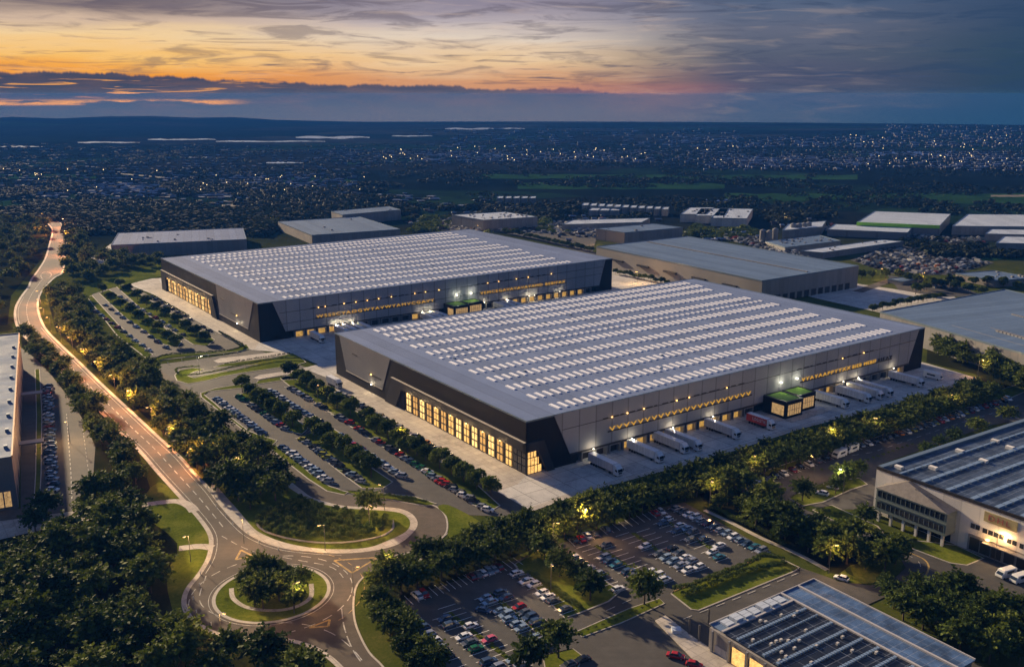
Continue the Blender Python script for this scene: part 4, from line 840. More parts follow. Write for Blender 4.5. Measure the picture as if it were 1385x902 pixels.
for j in range(7):
    a0_ = .38 + j * .08
    for (s0, s1) in ((.02, .05), (.052, .078)): t.prism([q11(s0, a0_), q11(s1, a0_), q11(s1, a0_ + .062), q11(s0, a0_ + .062)][::1], h11, h11 + .5 + (j % 3) * .2)
t.build('roof_plant', M_ROOFW, E11)
t = MB()
for j in range(26):
    s_, a_ = rng.uniform(.12, .8), rng.uniform(.4, .95); t.prism([q11(s_, a_), q11(s_ + .012, a_), q11(s_ + .012, a_ + .02), q11(s_, a_ + .02)], h11 + .05, h11 + .6)
t.build('roof_vent', M_WALLW, E11)
fa, fc = q11(.015, 1.0), q11(.99, 1.0); fl = (fc - fa).length; fd = (fc - fa).normalized()
Mf = Matrix.Translation(Vector((fa.x, fa.y, 0))) @ Matrix.Rotation(math.atan2(fd.y, fd.x), 4, 'Z')
for i in range(14):
    x = 1 + i * 5.2; f = MB(); f.box(x, x + .5, -.7, -.15, 0, h11 - .4, Mf); f.build('column', M_WALLG, E11)
    if i in (1, 2, 3, 5): f = MB(); f.box(x + .9, x + 4.6, -.1, -.03, 0, 4.4, Mf); f.build('lit_bay', M_LIT, E11)
    else: f = MB(); f.box(x + .9, x + 4.6, -.12, -.03, .1, 2.3, Mf); f.build('panel', M_WALLW, E11)
# open frame and slab beside it
yb = empty('loading_yard', (0, 0, 0)); tag(yb, 'low concrete yard with posts beside the solar shed', 'yard')
MB().prism(gp([(886, 840), (900, 833), (932, 858), (1000, 905), (960, 915)])[::-1], 0, .3).build('slab', M_PAVE, yb)
for p_ in ((932, 858), (958, 846), (945, 868), (971, 884)): a = G(*p_); m_ = MB(); m_.cyl((a.x, a.y, .3), (a.x, a.y, 4.5), .25, n=6); m_.build('post', M_POLE, yb)
a, c = G(914, 855), 0; m_ = MB(); m_.box(a.x - 1, a.x + 1.2, a.y - 1, a.y + 1, .3, 1.1); m_.build('hatch', M_ROOFW, yb)
# hall at the left edge
h12 = hgt((24, 687), (15.5, 617)); A, B_ = G(15.5, 617, h12), G(25.5, 451.5, h12)
u = (B_ - A).normalized(); E12 = empty('warehouse', (A.x, A.y, 0), math.atan2(u.y, u.x)); tag(E12, 'long hall with dull sheet roof and orange lit eaves beside a line of cars', 'warehouse')
L12 = (B_ - A).length
MB().box(0, L12, 0, 40, 0, h12 - .35).build('wall', M_WALLG, E12); MB().box(0, L12, 0, 40, h12 - .35, h12).build('roof', M_ROOFB, E12)
MB().box(-.2, L12 + .2, -.35, .1, h12 - .5, h12 + .4).build('eaves', mat('orange_glow_paint', (.55, .30, .14), .4), E12)  # orange light along the eaves is put into the trim colour
MB().box(L12, L12 + .3, .1, 40, h12 - .5, h12 + .45).build('roof_edge', M_EDGE, E12)
for i in range(9): MB().box(8 + i * 17, 9.4 + i * 17, 1.2, 2.3, h12 + .003, h12 + 1.0).build('roof_vent', M_EDGE, E12)
for i in range(9): MB().box(-.1, -.02, 1.6 + i * 2.2, 3.4 + i * 2.2, 1, 6).build('window', M_LITP, E12)
for i in range(10): MB().box(6 + i * 15, 10 + i * 15, -.1, -.02, 0, 4).build('dock_door', M_EDGEB, E12)
for i in (3, 7): MB().box(i * 16, i * 16 + 4, -8, -.05, 4.2, 4.6).build('canopy', M_WALLG, E12)
# far halls on the right
hall('office_building', 'low grey office with square courtyard cut into its roof', 'office building', (1347, 389), (1347, 380), (1292.5, 370), (1400, 376), M_ROOFB, M_WALLT, vents=8, h=None)
hall('warehouse', 'long low roof of dark strips beside the white tanks', 'warehouse', (1062, 341), (1062, 335), (1035, 326.7), (1137, 326), M_ROOFB, M_WALLG, vents=22)
hall('warehouse', 'pale grey hall at the edge of the crowded vehicle yard', 'warehouse', (1113, 350), (1113, 342), (1082, 339.5), (1222, 326.7), M_ROOFW, M_WALLG, vents=6)
hall('warehouse', 'small flat building lit amber beside the grey truck yard', 'building', (1221, 386), (1221, 381), (1200.7, 377.6), (1241.5, 378), M_ROOFB, M_WALLT)
eL = hall('warehouse', 'white roofed hall with a bright lime green eaves stripe', 'warehouse', None, (1271, 305.5), (1159, 301), (1286, 289.7), M_ROOFW, M_WALLG, h=9)
kk_, dd_, hh_ = eL[4], eL[2], eL[3]; m_ = MB(); m_.prism([Vector((-.6, 0)), Vector((-.14, 0)), Vector((kk_ - .14, dd_)), Vector((kk_ - .6, dd_))], hh_ - 2.6, hh_ + .5); m_.build('eaves_stripe', mat('lime_green', (.40, .85, .04), .5), eL[0])
hall('warehouse', 'long low white roof in front of the lime striped hall', 'warehouse', None, (1227.5, 315), (1119, 310.5), (1234, 307.5), M_ROOFW, M_WALLG, h=6)
hall('warehouse', 'white roofed hall running out of frame beside the lime striped hall', 'warehouse', None, (1288, 306), (1309, 290), (1400, 307), M_ROOFW, M_WALLG, h=8)
hall('warehouse', 'narrow white shed in front of the wide white hall, upper of two', 'warehouse', None, (1332, 316.5), (1341, 310), (1400, 318), M_ROOFW, M_WALLG, h=6)
hall('warehouse', 'narrow white shed in front of the wide white hall, lower of two', 'warehouse', None, (1347, 329), (1358, 320), (1400, 330), M_ROOFW, M_WALLG, h=6)
hall('warehouse', 'small white roofed shed behind the row of white tanks', 'warehouse', None, (1058, 312), (1066, 303.5), (1112, 307), M_ROOFW, M_WALLG, h=7)
for k, q in enumerate([((920, 290), (933, 281), (955, 290)), ((940, 292), (948, 282.5), (980, 292)), ((962, 295), (974, 282), (1010, 296))]):
    hall('warehouse', ['white building at the western end of the white cluster', 'white building in the middle of the white cluster', 'largest white building at the eastern end of the white cluster'][k], 'warehouse', None, *q, M_ROOFW, M_WALLW, h=8, group='white cluster beyond the ridged shed', vents=8)
hall('warehouse', 'wide pale glasshouse roof behind the car parks', 'glasshouse', None, (760, 304), (775, 298), (868, 301), M_ROOFW, M_WALLG, h=5)
for i in range(11):
    x = 787 + i * 10.8; y = 275.5 + i * .55
    hall('townhouse', 'small white roofed block in the distant curved row', 'house', None, (x, y + 2.6), (x + 2, y - .6), (x + 8.5, y + 2.4), M_ROOFW, M_WALLG, h=7, group='row of white blocks beyond the fields')
for i in range(5):
    x = 672 + i * 11
    hall('townhouse', 'tiny pale block in the short distant row', 'house', None, (x, 268.5), (x + 1.5, 266), (x + 8, 268.2), M_ROOFW, M_WALLG, h=7, group='short row of pale blocks in the distance')
for i in range(3): hall('warehouse', 'low white shed under the distant curved row', 'shed', None, (796 + i * 14, 285), (800 + i * 14, 281.5), (809 + i * 14, 285), M_ROOFW, M_WALLG, h=5, group='low white sheds beyond the fields')
for i, (x, y) in enumerate([(1031, 327), (1040, 328), (1048, 325), (1072, 318), (1080, 318), (1087, 317), (1093, 316)]):
    a = G(x, y); m_ = MB(); m_.cyl((0, 0, 0), (0, 0, 10), 2.6, n=20); m_.cyl((0, 0, 10), (0, 0, 11), 2.6, .6, n=20); o = m_.build('storage_tank', M_WALLG, smooth=False); o.location = (a.x, a.y, 0)
    tag(o, 'white upright storage tank among the distant factory roofs', 'tank', 'white storage tanks')
# ------------------------------------------------------------------ trees
def leafm(name, a, c, d, sat=.35):
    m_ = bpy.data.materials.new(name); m_.use_nodes = True; nt = m_.node_tree; q = NB(nt); p = nt.nodes['Principled BSDF']
    t = q.n('ShaderNodeTexCoord').outputs['Object']; oi = q.n('ShaderNodeObjectInfo')
    ge = q.n('ShaderNodeNewGeometry')
    v = q.m('ADD', q.m('MULTIPLY', q.noise(t, .9, 3, .6), .5), q.m('ADD', q.m('MULTIPLY', oi.outputs['Random'], .34), q.m('MULTIPLY', ge.outputs['Random Per Island'], .18)))
    nt.links.new(q.ramp(v, [(.30, a), (.5, c), (.70, d)]), p.inputs['Base Color']); p.inputs['Roughness'].default_value = .75; p.inputs['Specular IOR Level'].default_value = .15
    tr = q.n('ShaderNodeBsdfTranslucent'); nt.links.new(q.ramp(v, [(.3, a), (.7, d)]), tr.inputs[0]); mx = q.n('ShaderNodeMixShader'); mx.inputs[0].default_value = .22
    nt.links.new(p.outputs[0], mx.inputs[1]); nt.links.new(tr.outputs[0], mx.inputs[2]); nt.links.new(mx.outputs[0], nt.nodes['Material Output'].inputs[0]); return m_
M_LEAF1 = leafm('spiky_leaves', (.016, .036, .005), (.042, .074, .010), (.11, .14, .020))
M_LEAF2 = leafm('round_leaves', (.022, .045, .006), (.055, .088, .012), (.12, .155, .02))
M_LEAF3 = leafm('shrub_leaves', (.03, .06, .008), (.065, .10, .014), (.12, .15, .025))
M_BARK = mat('bark', (.09, .065, .045), .9, var=.3, scale=3)
def crown_spiky(seed, n=40, seg=5, lw=.085, ll=.34, filler=110):
    g = np.random.default_rng(seed); V = []; F = []
    def quad(p, d, s_, L_, w_):
        k = len(V); e = p + d * L_; V.extend([tuple(p), tuple(p + d * L_ * .5 + s_ * w_), tuple(e), tuple(p + d * L_ * .5 - s_ * w_)]); F.append((k, k + 1, k + 2, k + 3))
    sub = [(np.array((0, 0, .05)), 1.0)]
    for i in range(4):
        a = g.uniform(0, 6.28); sub.append((np.array((math.cos(a) * .42, math.sin(a) * .42, g.uniform(-.25, .35))), g.uniform(.5, .68)))
    sub.append((np.array((0, 0, .55)), .5))
    for ci, (c, sc) in enumerate(sub):
        m_ = int(n * (1 if ci == 0 else .42))
        for i in range(m_):
            z = 1 - 1.5 * (i + .5) / m_; ph = i * 2.39996 + g.uniform(-.3, .3); r_ = math.sqrt(max(0, 1 - z * z)); d = np.array((r_ * math.cos(ph), r_ * math.sin(ph), z * .85 + g.uniform(-.1, .1))); d /= np.linalg.norm(d)
            L = sc * g.uniform(.66, 1.2); p = c + d * .22 * L
            for s_ in range(seg):
                t = (s_ + 1) / seg; dd = d + np.array((0, 0, -.32 * t * t)); dd /= np.linalg.norm(dd); p = p + dd * L * .78 / seg
                side = np.cross(dd, g.normal(size=3)); side /= np.linalg.norm(side) + 1e-9
                for sg in (-1, 1):
                    q_ = dd * .75 + side * sg * .65 + g.normal(size=3) * .12; q_ /= np.linalg.norm(q_); nn = np.cross(q_, d); nn /= np.linalg.norm(nn) + 1e-9
                    quad(p, q_, nn, ll * sc * g.uniform(.7, 1.2) * (1.15 - .5 * t), lw * g.uniform(.8, 1.3))
    for i in range(filler):
        d = g.normal(size=3); d /= np.linalg.norm(d); p = d * g.uniform(.15, .62) * np.array((1, 1, .9)) + np.array((0, 0, .1)); q_ = g.normal(size=3); q_ /= np.linalg.norm(q_); s_ = np.cross(q_, d); s_ /= np.linalg.norm(s_) + 1e-9; quad(p, q_, s_, .3, .11)
    return V, F
def crown_round(seed, n=1500):
    g = np.random.default_rng(seed); V = []; F = []; lobes = [(np.zeros(3), .72)]
    for i in range(13):
        d = g.normal(size=3); d[2] = abs(d[2]) * .9 - .25; d /= np.linalg.norm(d); lobes.append((d * g.uniform(.42, .66), g.uniform(.28, .44)))
    for i in range(n):
        c, r_ = lobes[g.integers(0, len(lobes))]; d = g.normal(size=3); d /= np.linalg.norm(d)
        if d[2] < -.6: d[2] *= -1
        p = c + d * r_ * g.uniform(.78, 1.08); q_ = d * .5 + g.normal(size=3) * .7; q_ /= np.linalg.norm(q_); s_ = np.cross(q_, g.normal(size=3)); s_ /= np.linalg.norm(s_) + 1e-9
        L = g.uniform(.09, .19); k = len(V); V.extend([tuple(p - q_ * L), tuple(p + s_ * L * .5), tuple(p + q_ * L), tuple(p - s_ * L * .5)]); F.append((k, k + 1, k + 2, k + 3))
    return V, F
def mk_mesh(name, V, F, m_):
    me = bpy.data.meshes.new(name); me.from_pydata(V, [], F); me.materials.append(m_); me.update(); return me
SPIKY = [mk_mesh('spiky_crown', *crown_spiky(11 + i), M_LEAF1) for i in range(6)]
ROUND = [mk_mesh('round_crown', *crown_round(31 + i), M_LEAF2) for i in range(4)]
SHRUB = [mk_mesh('shrub_leaves', *crown_round(51 + i, 420), M_LEAF3) for i in range(3)]
def trunk_mesh(seed):
    g = random.Random(seed); m_ = MB(); m_.cyl((0, 0, -.1), (0.02, .01, .45), .035, .022, 7); m_.cyl((0.02, .01, .45), (.0, .0, .8), .022, .008, 6)
    for i in range(5): a = g.uniform(0, 6.28); z = .28 + i * .08; m_.cyl((.01, .005, z), (math.cos(a) * .26, math.sin(a) * .26, z + .2), .014, .004, 5)
    return m_.mesh('trunk', M_BARK)
TRUNKS = [trunk_mesh(i) for i in range(3)]
NTREE = {'pine_tree': 0, 'leafy_tree': 0}
def tree(p, H_, W_, label, group=None, kind='pine_tree', cz=.6, zr=.42):
    if kind == 'pine_tree': label = label.replace('tree', 'tree', 1)
    NTREE[kind] += 1
    e = empty('spiky_tree' if kind == 'pine_tree' else 'leafy_tree', (p[0], p[1], 0), rng.uniform(0, 6.28)); tag(e, label, 'tree', group)
    t = link('trunk', TRUNKS[rng.integers(0, 3)], e); t.scale = (H_ * .9, H_ * .9, H_)
    c = link('crown', (SPIKY if kind == 'pine_tree' else ROUND)[rng.integers(0, 6 if kind == 'pine_tree' else 4)], e)
    c.location = (0, 0, H_ * cz); c.scale = (W_ / 2, W_ / 2, H_ * zr); c.rotation_euler = (rng.uniform(-.08, .08), rng.uniform(-.08, .08), 0)
    return e
def fill(polypx, gap, n_max, seed=1, accept=None, pad=0):
    P = gp(polypx); g = np.random.default_rng(seed); xs = [p.x for p in P]; ys = [p.y for p in P]; pts = []; tries = 0
    while len(pts) < n_max and tries < 30000:
        tries += 1; q = (g.uniform(min(xs), max(xs)), g.uniform(min(ys), max(ys)))
        if not inside(q, P): continue
        gg = gap * g.uniform(.85, 1.25)
        if any((q[0] - a[0]) ** 2 + (q[1] - a[1]) ** 2 < gg * gg for a in pts): continue
        pts.append(q)
    return pts
woods = []   # (point, H, W, label, group)
def wood(poly, gap, n, H_, W_, label, group, seed):
    for q in fill(poly, gap, n, seed): s_ = rng.uniform(.68, 1.28); woods.append((q, H_ * s_, W_ * s_ * rng.uniform(.9, 1.1), label, group))
wood([(-40, 772), (50, 752), (100, 736), (116, 690), (138, 662), (165, 676), (182, 704), (192, 738), (206, 775), (210, 818), (232, 862), (280, 888), (330, 900), (420, 912), (430, 940), (-60, 940)], 7.4, 130, 9.2, 9.6, 'dark spiky tree in the wood west of the roundabout', 'wood west of the roundabout', 3)
wood([(34, 456), (60, 468), (95, 510), (125, 545), (150, 585), (165, 615), (190, 650), (180, 660), (150, 630), (128, 600), (112, 568), (90, 530), (65, 498), (36, 475)], 5.5, 40, 7, 7, 'spiky tree in the strip between orange road and line of parked cars', 'strip of trees beside the orange road', 4)
belt = [(66, 402), (108, 398), (118, 438), (165, 482), (196, 503), (222, 524), (250, 548), (290, 576), (330, 607), (360, 636), (392, 662), (375, 680), (345, 690), (330, 702), (310, 690), (284, 655), (258, 625), (215, 586), (165, 538), (120, 492), (84, 452)]
wood(belt, 7.0, 170, 8.6, 8.4, 'spiky tree in the broad belt between orange road and central car park', 'belt between orange road and car park', 5)
wood([(-30, 302), (60, 304), (62, 330), (50, 352), (8, 405), (-2, 440), (-40, 440)], 9.5, 75, 9, 10, 'dark tree in the wood beyond the road bend', 'wood beyond the road bend', 6)
wood([(92, 325), (110, 318), (125, 345), (145, 350), (218, 352), (218, 362), (150, 372), (108, 386), (90, 372)], 9.5, 44, 8.5, 9, 'tree in the line between silver shed and small car park', 'tree line south of the silver shed', 7)
# double row south of the dock yard
bl = smooth_poly(gp([(520, 785), (600, 760), (700, 726), (790, 699), (870, 674), (960, 647), (1050, 619), (1150, 588), (1250, 557), (1325, 531)]), 6, False)
def along(L, step, seed, jit=.6):
    g = np.random.default_rng(seed); out = []; acc = 0
    for i in range(len(L) - 1):
        d = (L[i + 1] - L[i]).length; pos = step - acc if acc else 0
        while pos < d: p = L[i] + (L[i + 1] - L[i]) * (pos / d); out.append((p.x + g.uniform(-jit, jit), p.y + g.uniform(-jit, jit))); pos += step
        acc = (acc + d) % step
    return out
for off, sd_ in ((0, 21), (-4.6, 22), (-8.8, 23)):
    for q in along(offset_line(bl, off), 6.0, sd_, .9):
        s_ = rng.uniform(.85, 1.2); woods.append((q, 7.2 * s_, 7.2 * s_, 'spiky tree in the long rows between the dock yard and southern car parks', 'tree rows south of the dock yard'))
wood([(950, 668), (975, 661), (992, 664), (1040, 690), (1100, 718), (1185, 745), (1218, 762), (1200, 774), (1175, 780), (1120, 765), (1080, 745), (1030, 722), (985, 698), (955, 684)], 5.6, 60, 8.2, 8, 'spiky tree in the grove between eastern road and footpath', 'grove along the footpath', 8)
wood([(1180, 800), (1250, 800), (1290, 812), (1385, 840), (1420, 900), (1330, 905), (1260, 860), (1190, 825)], 6, 40, 8, 8, 'spiky tree in the grove behind the solar shed', 'grove behind the solar shed', 9)
wood([(1262, 458), (1385, 500), (1420, 520), (1420, 556), (1345, 518), (1322, 502), (1262, 486)], 7.2, 64, 8.6, 8.8, 'dark tree in the grove east of the docks', 'grove east of the docks', 10)
singles = [  # (x, y, H, W, label)
 (499, 697, 8.5, 8.6, 'lone spiky tree lit from below in the oval shrub bed'), (755, 889, 9.5, 9, 'lone spiky tree on the island at the end of the near car rows'), (716, 910, 9, 9, 'spiky tree at the very bottom edge among parked cars'),
 (871, 817, 9.5, 9.5, 'big lone tree at the end of the narrow grass median'), (63, 701, 9, 9, 'lone tree at the end of the line of parked cars'), (49, 722, 8.5, 8.5, 'spiky tree on the forecourt edge below the line of cars'),
 (1085, 677, 7.5, 7.5, 'round spiky tree on the grass corner of the eastern road'), (1141, 660, 9, 8.5, 'tall spiky tree with white lamps beside the camper park'), (1168, 712, 7, 6.5, 'small spiky tree in front of the white hall corner'),
 (1277, 812, 7, 7.5, 'spiky tree nearest the eastern road junction'), (1307, 824, 7, 7, 'spiky tree second from the eastern road junction'), (1253, 620, 6, 6.5, 'small tree beside the gutter of the solar hall, lowest of four'), (1270, 606, 5, 5, 'little bush-like tree beside the solar hall gutter, second of four'),
 (1290, 600, 6, 7, 'wide tree beside the solar hall gutter, third of four'), (1320, 588, 7, 8, 'broad tree beside the solar hall gutter, uppermost of four'), (1362, 572, 7, 8, 'tree at the top of the solar hall near the frame edge'),
 (1160, 645, 6, 6, 'dark low tree close behind the tall lamp lit tree'), (1130, 668, 6, 5, 'slim tree beside the tall lamp lit tree')]
for x, y, h_, w_, lb in singles: p = G(x, y); woods.append(((p.x, p.y), h_, w_, lb, None))
for (x, y, h_, w_) in ((736, 758, 8.5, 8.5), (757, 780, 8, 8.5), (781, 790, 6.5, 7), (798, 812, 8.5, 8.5)):
    p = G(x, y); woods.append(((p.x, p.y), h_, w_, ORD[[736, 757, 781, 798].index(x)] + ' tree, counted from the yard, on the island between the southern car parks', 'trees on the island between the southern car parks'))
for (x, y) in ((335, 803), (345, 820), (352, 788), (368, 790), (384, 796), (360, 810), (378, 815), (395, 812), (398, 826), (408, 800), (356, 826)):
    p = G(x, y - 2); s_ = rng.uniform(.85, 1.1); woods.append(((p.x, p.y), 7.5 * s_, 7 * s_, 'spiky tree in the clump on the roundabout', 'clump on the roundabout'))
for (x, y) in ((505, 800), (520, 800), (512, 830), (535, 840), (528, 862), (552, 872), (548, 892), (575, 896), (565, 912), (545, 858), (515, 850), (592, 912)):
    p = G(x, y); s_ = rng.uniform(.85, 1.1); woods.append(((p.x, p.y), 7 * s_, 6.6 * s_, 'spiky tree in the strip between roundabout exit and near car park', 'strip beside the near car park'))
for k, (x, y) in enumerate(((1345, 855), (1362, 878), (1300, 845))): pass
def shown(q, h_):
    y_ = PX(q[0], q[1], h_)[1]; x_ = PX(q[0], q[1], 0)[0]; return -25 < x_ < 1410 and y_ < 905 and PX(q[0], q[1], 0)[1] < 960
woods = [w_ for w_ in woods if shown(w_[0], w_[1])]
woods.sort(key=lambda w_: w_[0][0] ** 2 + w_[0][1] ** 2)
for i, (q, h_, w_, lb, gr) in enumerate(woods):
    if i < 300: tree(q, h_, w_, lb, gr)
print('spiky', len(woods))
def mass(name, items, mesh_list, label, m_, cat='trees'):
    base = []
    for me in mesh_list:
        v_ = np.empty(len(me.vertices) * 3); me.vertices.foreach_get('co', v_); f_ = np.empty(len(me.loops), int); me.loops.foreach_get('vertex_index', f_); base.append((v_.reshape(-1, 3), f_.reshape(-1, 4)))
    V = []; F = []; k = 0
    for j, (q, h_, w_) in enumerate(items):
        v_, f_ = base[j % len(base)]; a = rng.uniform(0, 6.28); c, s_ = math.cos(a), math.sin(a); o = np.empty_like(v_)
        o[:, 0] = (v_[:, 0] * c - v_[:, 1] * s_) * w_ / 2 + q[0]; o[:, 1] = (v_[:, 0] * s_ + v_[:, 1] * c) * w_ / 2 + q[1]; o[:, 2] = v_[:, 2] * h_ * .42 + h_ * .6 + (q[2] if len(q) > 2 else 0); V.append(o); F.append(f_ + k); k += len(v_)
    V = np.concatenate(V); F = np.concatenate(F); me = bpy.data.meshes.new(name); me.vertices.add(len(V)); me.vertices.foreach_set('co', V.ravel()); me.loops.add(F.size); me.loops.foreach_set('vertex_index', F.ravel().astype(np.int32))
    me.polygons.add(len(F)); me.polygons.foreach_set('loop_start', np.arange(0, F.size, 4, dtype=np.int32)); me.polygons.foreach_set('loop_total', np.full(len(F), 4, dtype=np.int32)); me.materials.append(m_); me.update(calc_edges=True)
    return tag(link(name, me), label, cat, kind='stuff')
if len(woods) > 300: mass('woods', [(q, h_, w_) for q, h_, w_, _, _ in woods[300:]], SPIKY[:3], 'dark spiky trees of the farther woods and belts', M_LEAF1)
# round leafy trees of the car park rows
def row_trees(pts, desc, H_, W_, dy=4.5):
    n = len(pts)
    for i, (x, y) in enumerate(pts):
        p = G(x, y + dy); tree((p.x, p.y), H_ * rng.uniform(.9, 1.1), W_ * rng.uniform(.92, 1.1), f'round leafy tree, {ordw(i)} from the far end {desc}', 'round trees in rows: ' + desc, 'leafy_tree', .58, .44)
row_trees([(328, 526), (341, 534), (351, 541), (361, 548), (371, 555), (381, 561), (396, 573)], 'of the short western row', 7.4, 8)
row_trees([(393, 507), (405, 514), (415, 521), (429, 530), (442, 538), (456, 548.7), (474, 557.6), (497.6, 571), (509, 581), (525, 590), (540, 600), (551, 607), (564, 612), (576, 619), (595, 629.6), (611, 638.5), (627, 648), (645, 657), (664, 667)], 'of the long row beside the paving', 7.6, 8.2)
row_trees([(424, 585), (437, 592), (450, 602.5), (465, 612), (480, 622), (491, 630), (502, 641)], 'of the southern short row', 7.6, 8.2)
row_trees([(139, 395), (150, 404), (163, 413), (176, 422), (188, 430), (201, 440), (214, 448), (227, 457), (239, 465)], 'of the western row by the farther warehouse', 6.6, 7.8, 3)
row_trees([(163, 386), (173, 393), (186, 402), (198, 410), (212, 419), (224, 427), (239.6, 435.7), (252, 445), (263, 452), (278, 460)], 'of the eastern row by the farther warehouse', 6.6, 7.8, 3)
hr = smooth_poly(gp([(683, 316), (720, 324), (760, 333), (803, 343)]), 5, False)
for q in along(hr, 7, 5): tree(q, 6 * rng.uniform(.8, 1.2), 7, 'leafy tree in the line behind the farther warehouse roof', 'line behind the farther warehouse', 'leafy_tree', .58, .44)
for L_, st, gr in (([(832, 371), (860, 377), (885, 382), (906, 386)], 5, 'amber lit hedge line beyond the farther warehouse'), ([(1165, 378), (1205, 377), (1250, 386), (1300, 395), (1345, 402)], 9, 'line between the grey yard and vehicle park'), ([(1180, 422), (1210, 415), (1262, 406), (1278, 403)], 5, 'low line along the edge of the grey yard'), ([(1238, 398), (1262, 390), (1310, 385), (1385, 392)], 9, 'trees by the courtyard office')):
    for q in along(smooth_poly(gp(L_), 4, False), st, 6): tree(q, (4.5 if st == 5 else 7) * rng.uniform(.8, 1.2), 5.5 if st == 5 else 8, 'leafy tree of the ' + gr, gr, 'leafy_tree', .55, .46)
print('leafy', NTREE)
# ------------------------------------------------------------------ shrubs, hedges
SP = fill([(345, 706), (372, 690), (402, 676), (440, 692), (490, 697), (522, 703), (529, 712), (500, 725), (460, 731), (420, 731), (380, 726), (355, 718)], 2.5, 190, 12)
for q in SP:
    s_ = rng.uniform(.85, 1.15); o = link('shrub', SHRUB[rng.integers(0, 3)]); o.location = (q[0], q[1], .17 + 1.1 * s_); o.scale = (1.4 * s_, 1.4 * s_, 1.4 * s_); o.rotation_euler = (0, 0, rng.uniform(0, 6))
    tag(o, 'clipped round shrub in the oval bed by the roundabout', 'shrub', 'clipped shrubs of the oval bed')
def hedge(polypx, gap, hh, ww, label, seed, m_=M_LEAF3, n=400):
    pts = fill(polypx, gap, n, seed); return mass('hedge', [(q + (.0,), hh * rng.uniform(.8, 1.2), ww * rng.uniform(.85, 1.15)) for q in pts], SHRUB, label, m_, 'hedge')
def hedge_line(L_, step, hh, ww, label, seed):
    pts = along(smooth_poly(gp(L_), 5, False), step, seed, .25); o = mass('hedge', [((q[0], q[1], .1), hh * rng.uniform(.85, 1.15), ww * rng.uniform(.85, 1.15)) for q in pts], SHRUB, label, M_LEAF3, 'hedge'); o['kind'] = 'thing'; return o
hl = [hedge_line(*a) for a in (
 ([(915, 801), (950, 790), (1000, 771), (1035, 756), (1060, 762)], 1.3, 1.8, 2.6, 'thick hedge behind the yellow kerb of the eastern near car park', 1), ([(925, 806), (960, 794), (1010, 775), (1060, 765)], 1.8, 1.5, 2.4, 'outer hedge row on the grass behind the yellow kerb', 2),
 ([(718, 776), (735, 787), (760, 805), (784, 824)], 1.5, 1.2, 2.4, 'lamp lit hedge of tufts between car row and fence', 3), ([(240, 507), (238, 502), (250, 499), (270, 498.5)], .9, 1.4, 1.3, 'curled end of the low hedge at the bus loop', 4),
 ([(245, 511), (285, 506), (330, 496), (372, 488), (405, 487)], .9, 1.4, 1.3, 'low hedge along the bus loop island', 5), ([(305, 494), (345, 487), (395, 479.5)], 1.2, 1.3, 1.2, 'low hedge on the upper bus lane island', 6),
 ([(208, 489), (230, 482), (300, 477.5), (328, 471), (318, 463), (296, 451)], 1.0, 1.6, 1.5, 'low hedge wrapping the end of the north-western car park', 7), ([(256, 429), (230, 414), (206, 400)], 1.2, 1.2, 1.1, 'low hedge between paving and car row by the farther warehouse', 8),
 ([(784, 857), (820, 845), (893, 815)], 2.2, .8, 1.1, 'sparse low hedge on the narrow grass median', 9), ([(955, 686), (990, 703), (1030, 722), (1060, 740)], 1.3, 1.7, 2.6, 'dark hedge between the eastern car row and footpath', 10),
 ([(505, 783), (517, 775), (527, 769)], 1.0, 1.4, 1.5, 'short hedge at the mouth of the access road', 11), ([(510, 671), (550, 676), (580, 683)], 1.0, 1.4, 1.6, 'low hedge at the south end of the central car park', 12),
 ([(1105, 692), (1140, 700), (1190, 722), (1240, 735)], 1.8, 1.3, 2.0, 'low hedge along the eastern road below the white hall', 13), ([(1090, 668), (1120, 655), (1150, 648)], 1.8, 1.2, 1.8, 'low hedge on the island beside the camper park', 14), ([(1100, 638), (1150, 632), (1220, 608), (1236, 602)], 3, 1.2, 1.5, 'thin hedge at the foot of the solar hall gutter', 15),
 ([(610, 832), (640, 855), (690, 892)], 2.4, .7, 1.2, 'low hedge strip between the first pair of car rows', 16), ([(665, 806), (700, 832), (745, 865)], 2.0, .8, 1.3, 'low hedge strip between the central pair of car rows', 17), ([(808, 740), (835, 757), (862, 774)], 2.4, .6, 1.1, 'low hedge strip, western of three in the farther southern car park', 18), ([(860, 724), (890, 745), (920, 767)], 2.4, .7, 1.1, 'low hedge strip, middle of three in the farther southern car park', 19), ([(902, 706), (930, 722), (960, 741)], 2.4, .7, 1.1, 'low hedge strip, eastern of three in the farther southern car park', 20))]
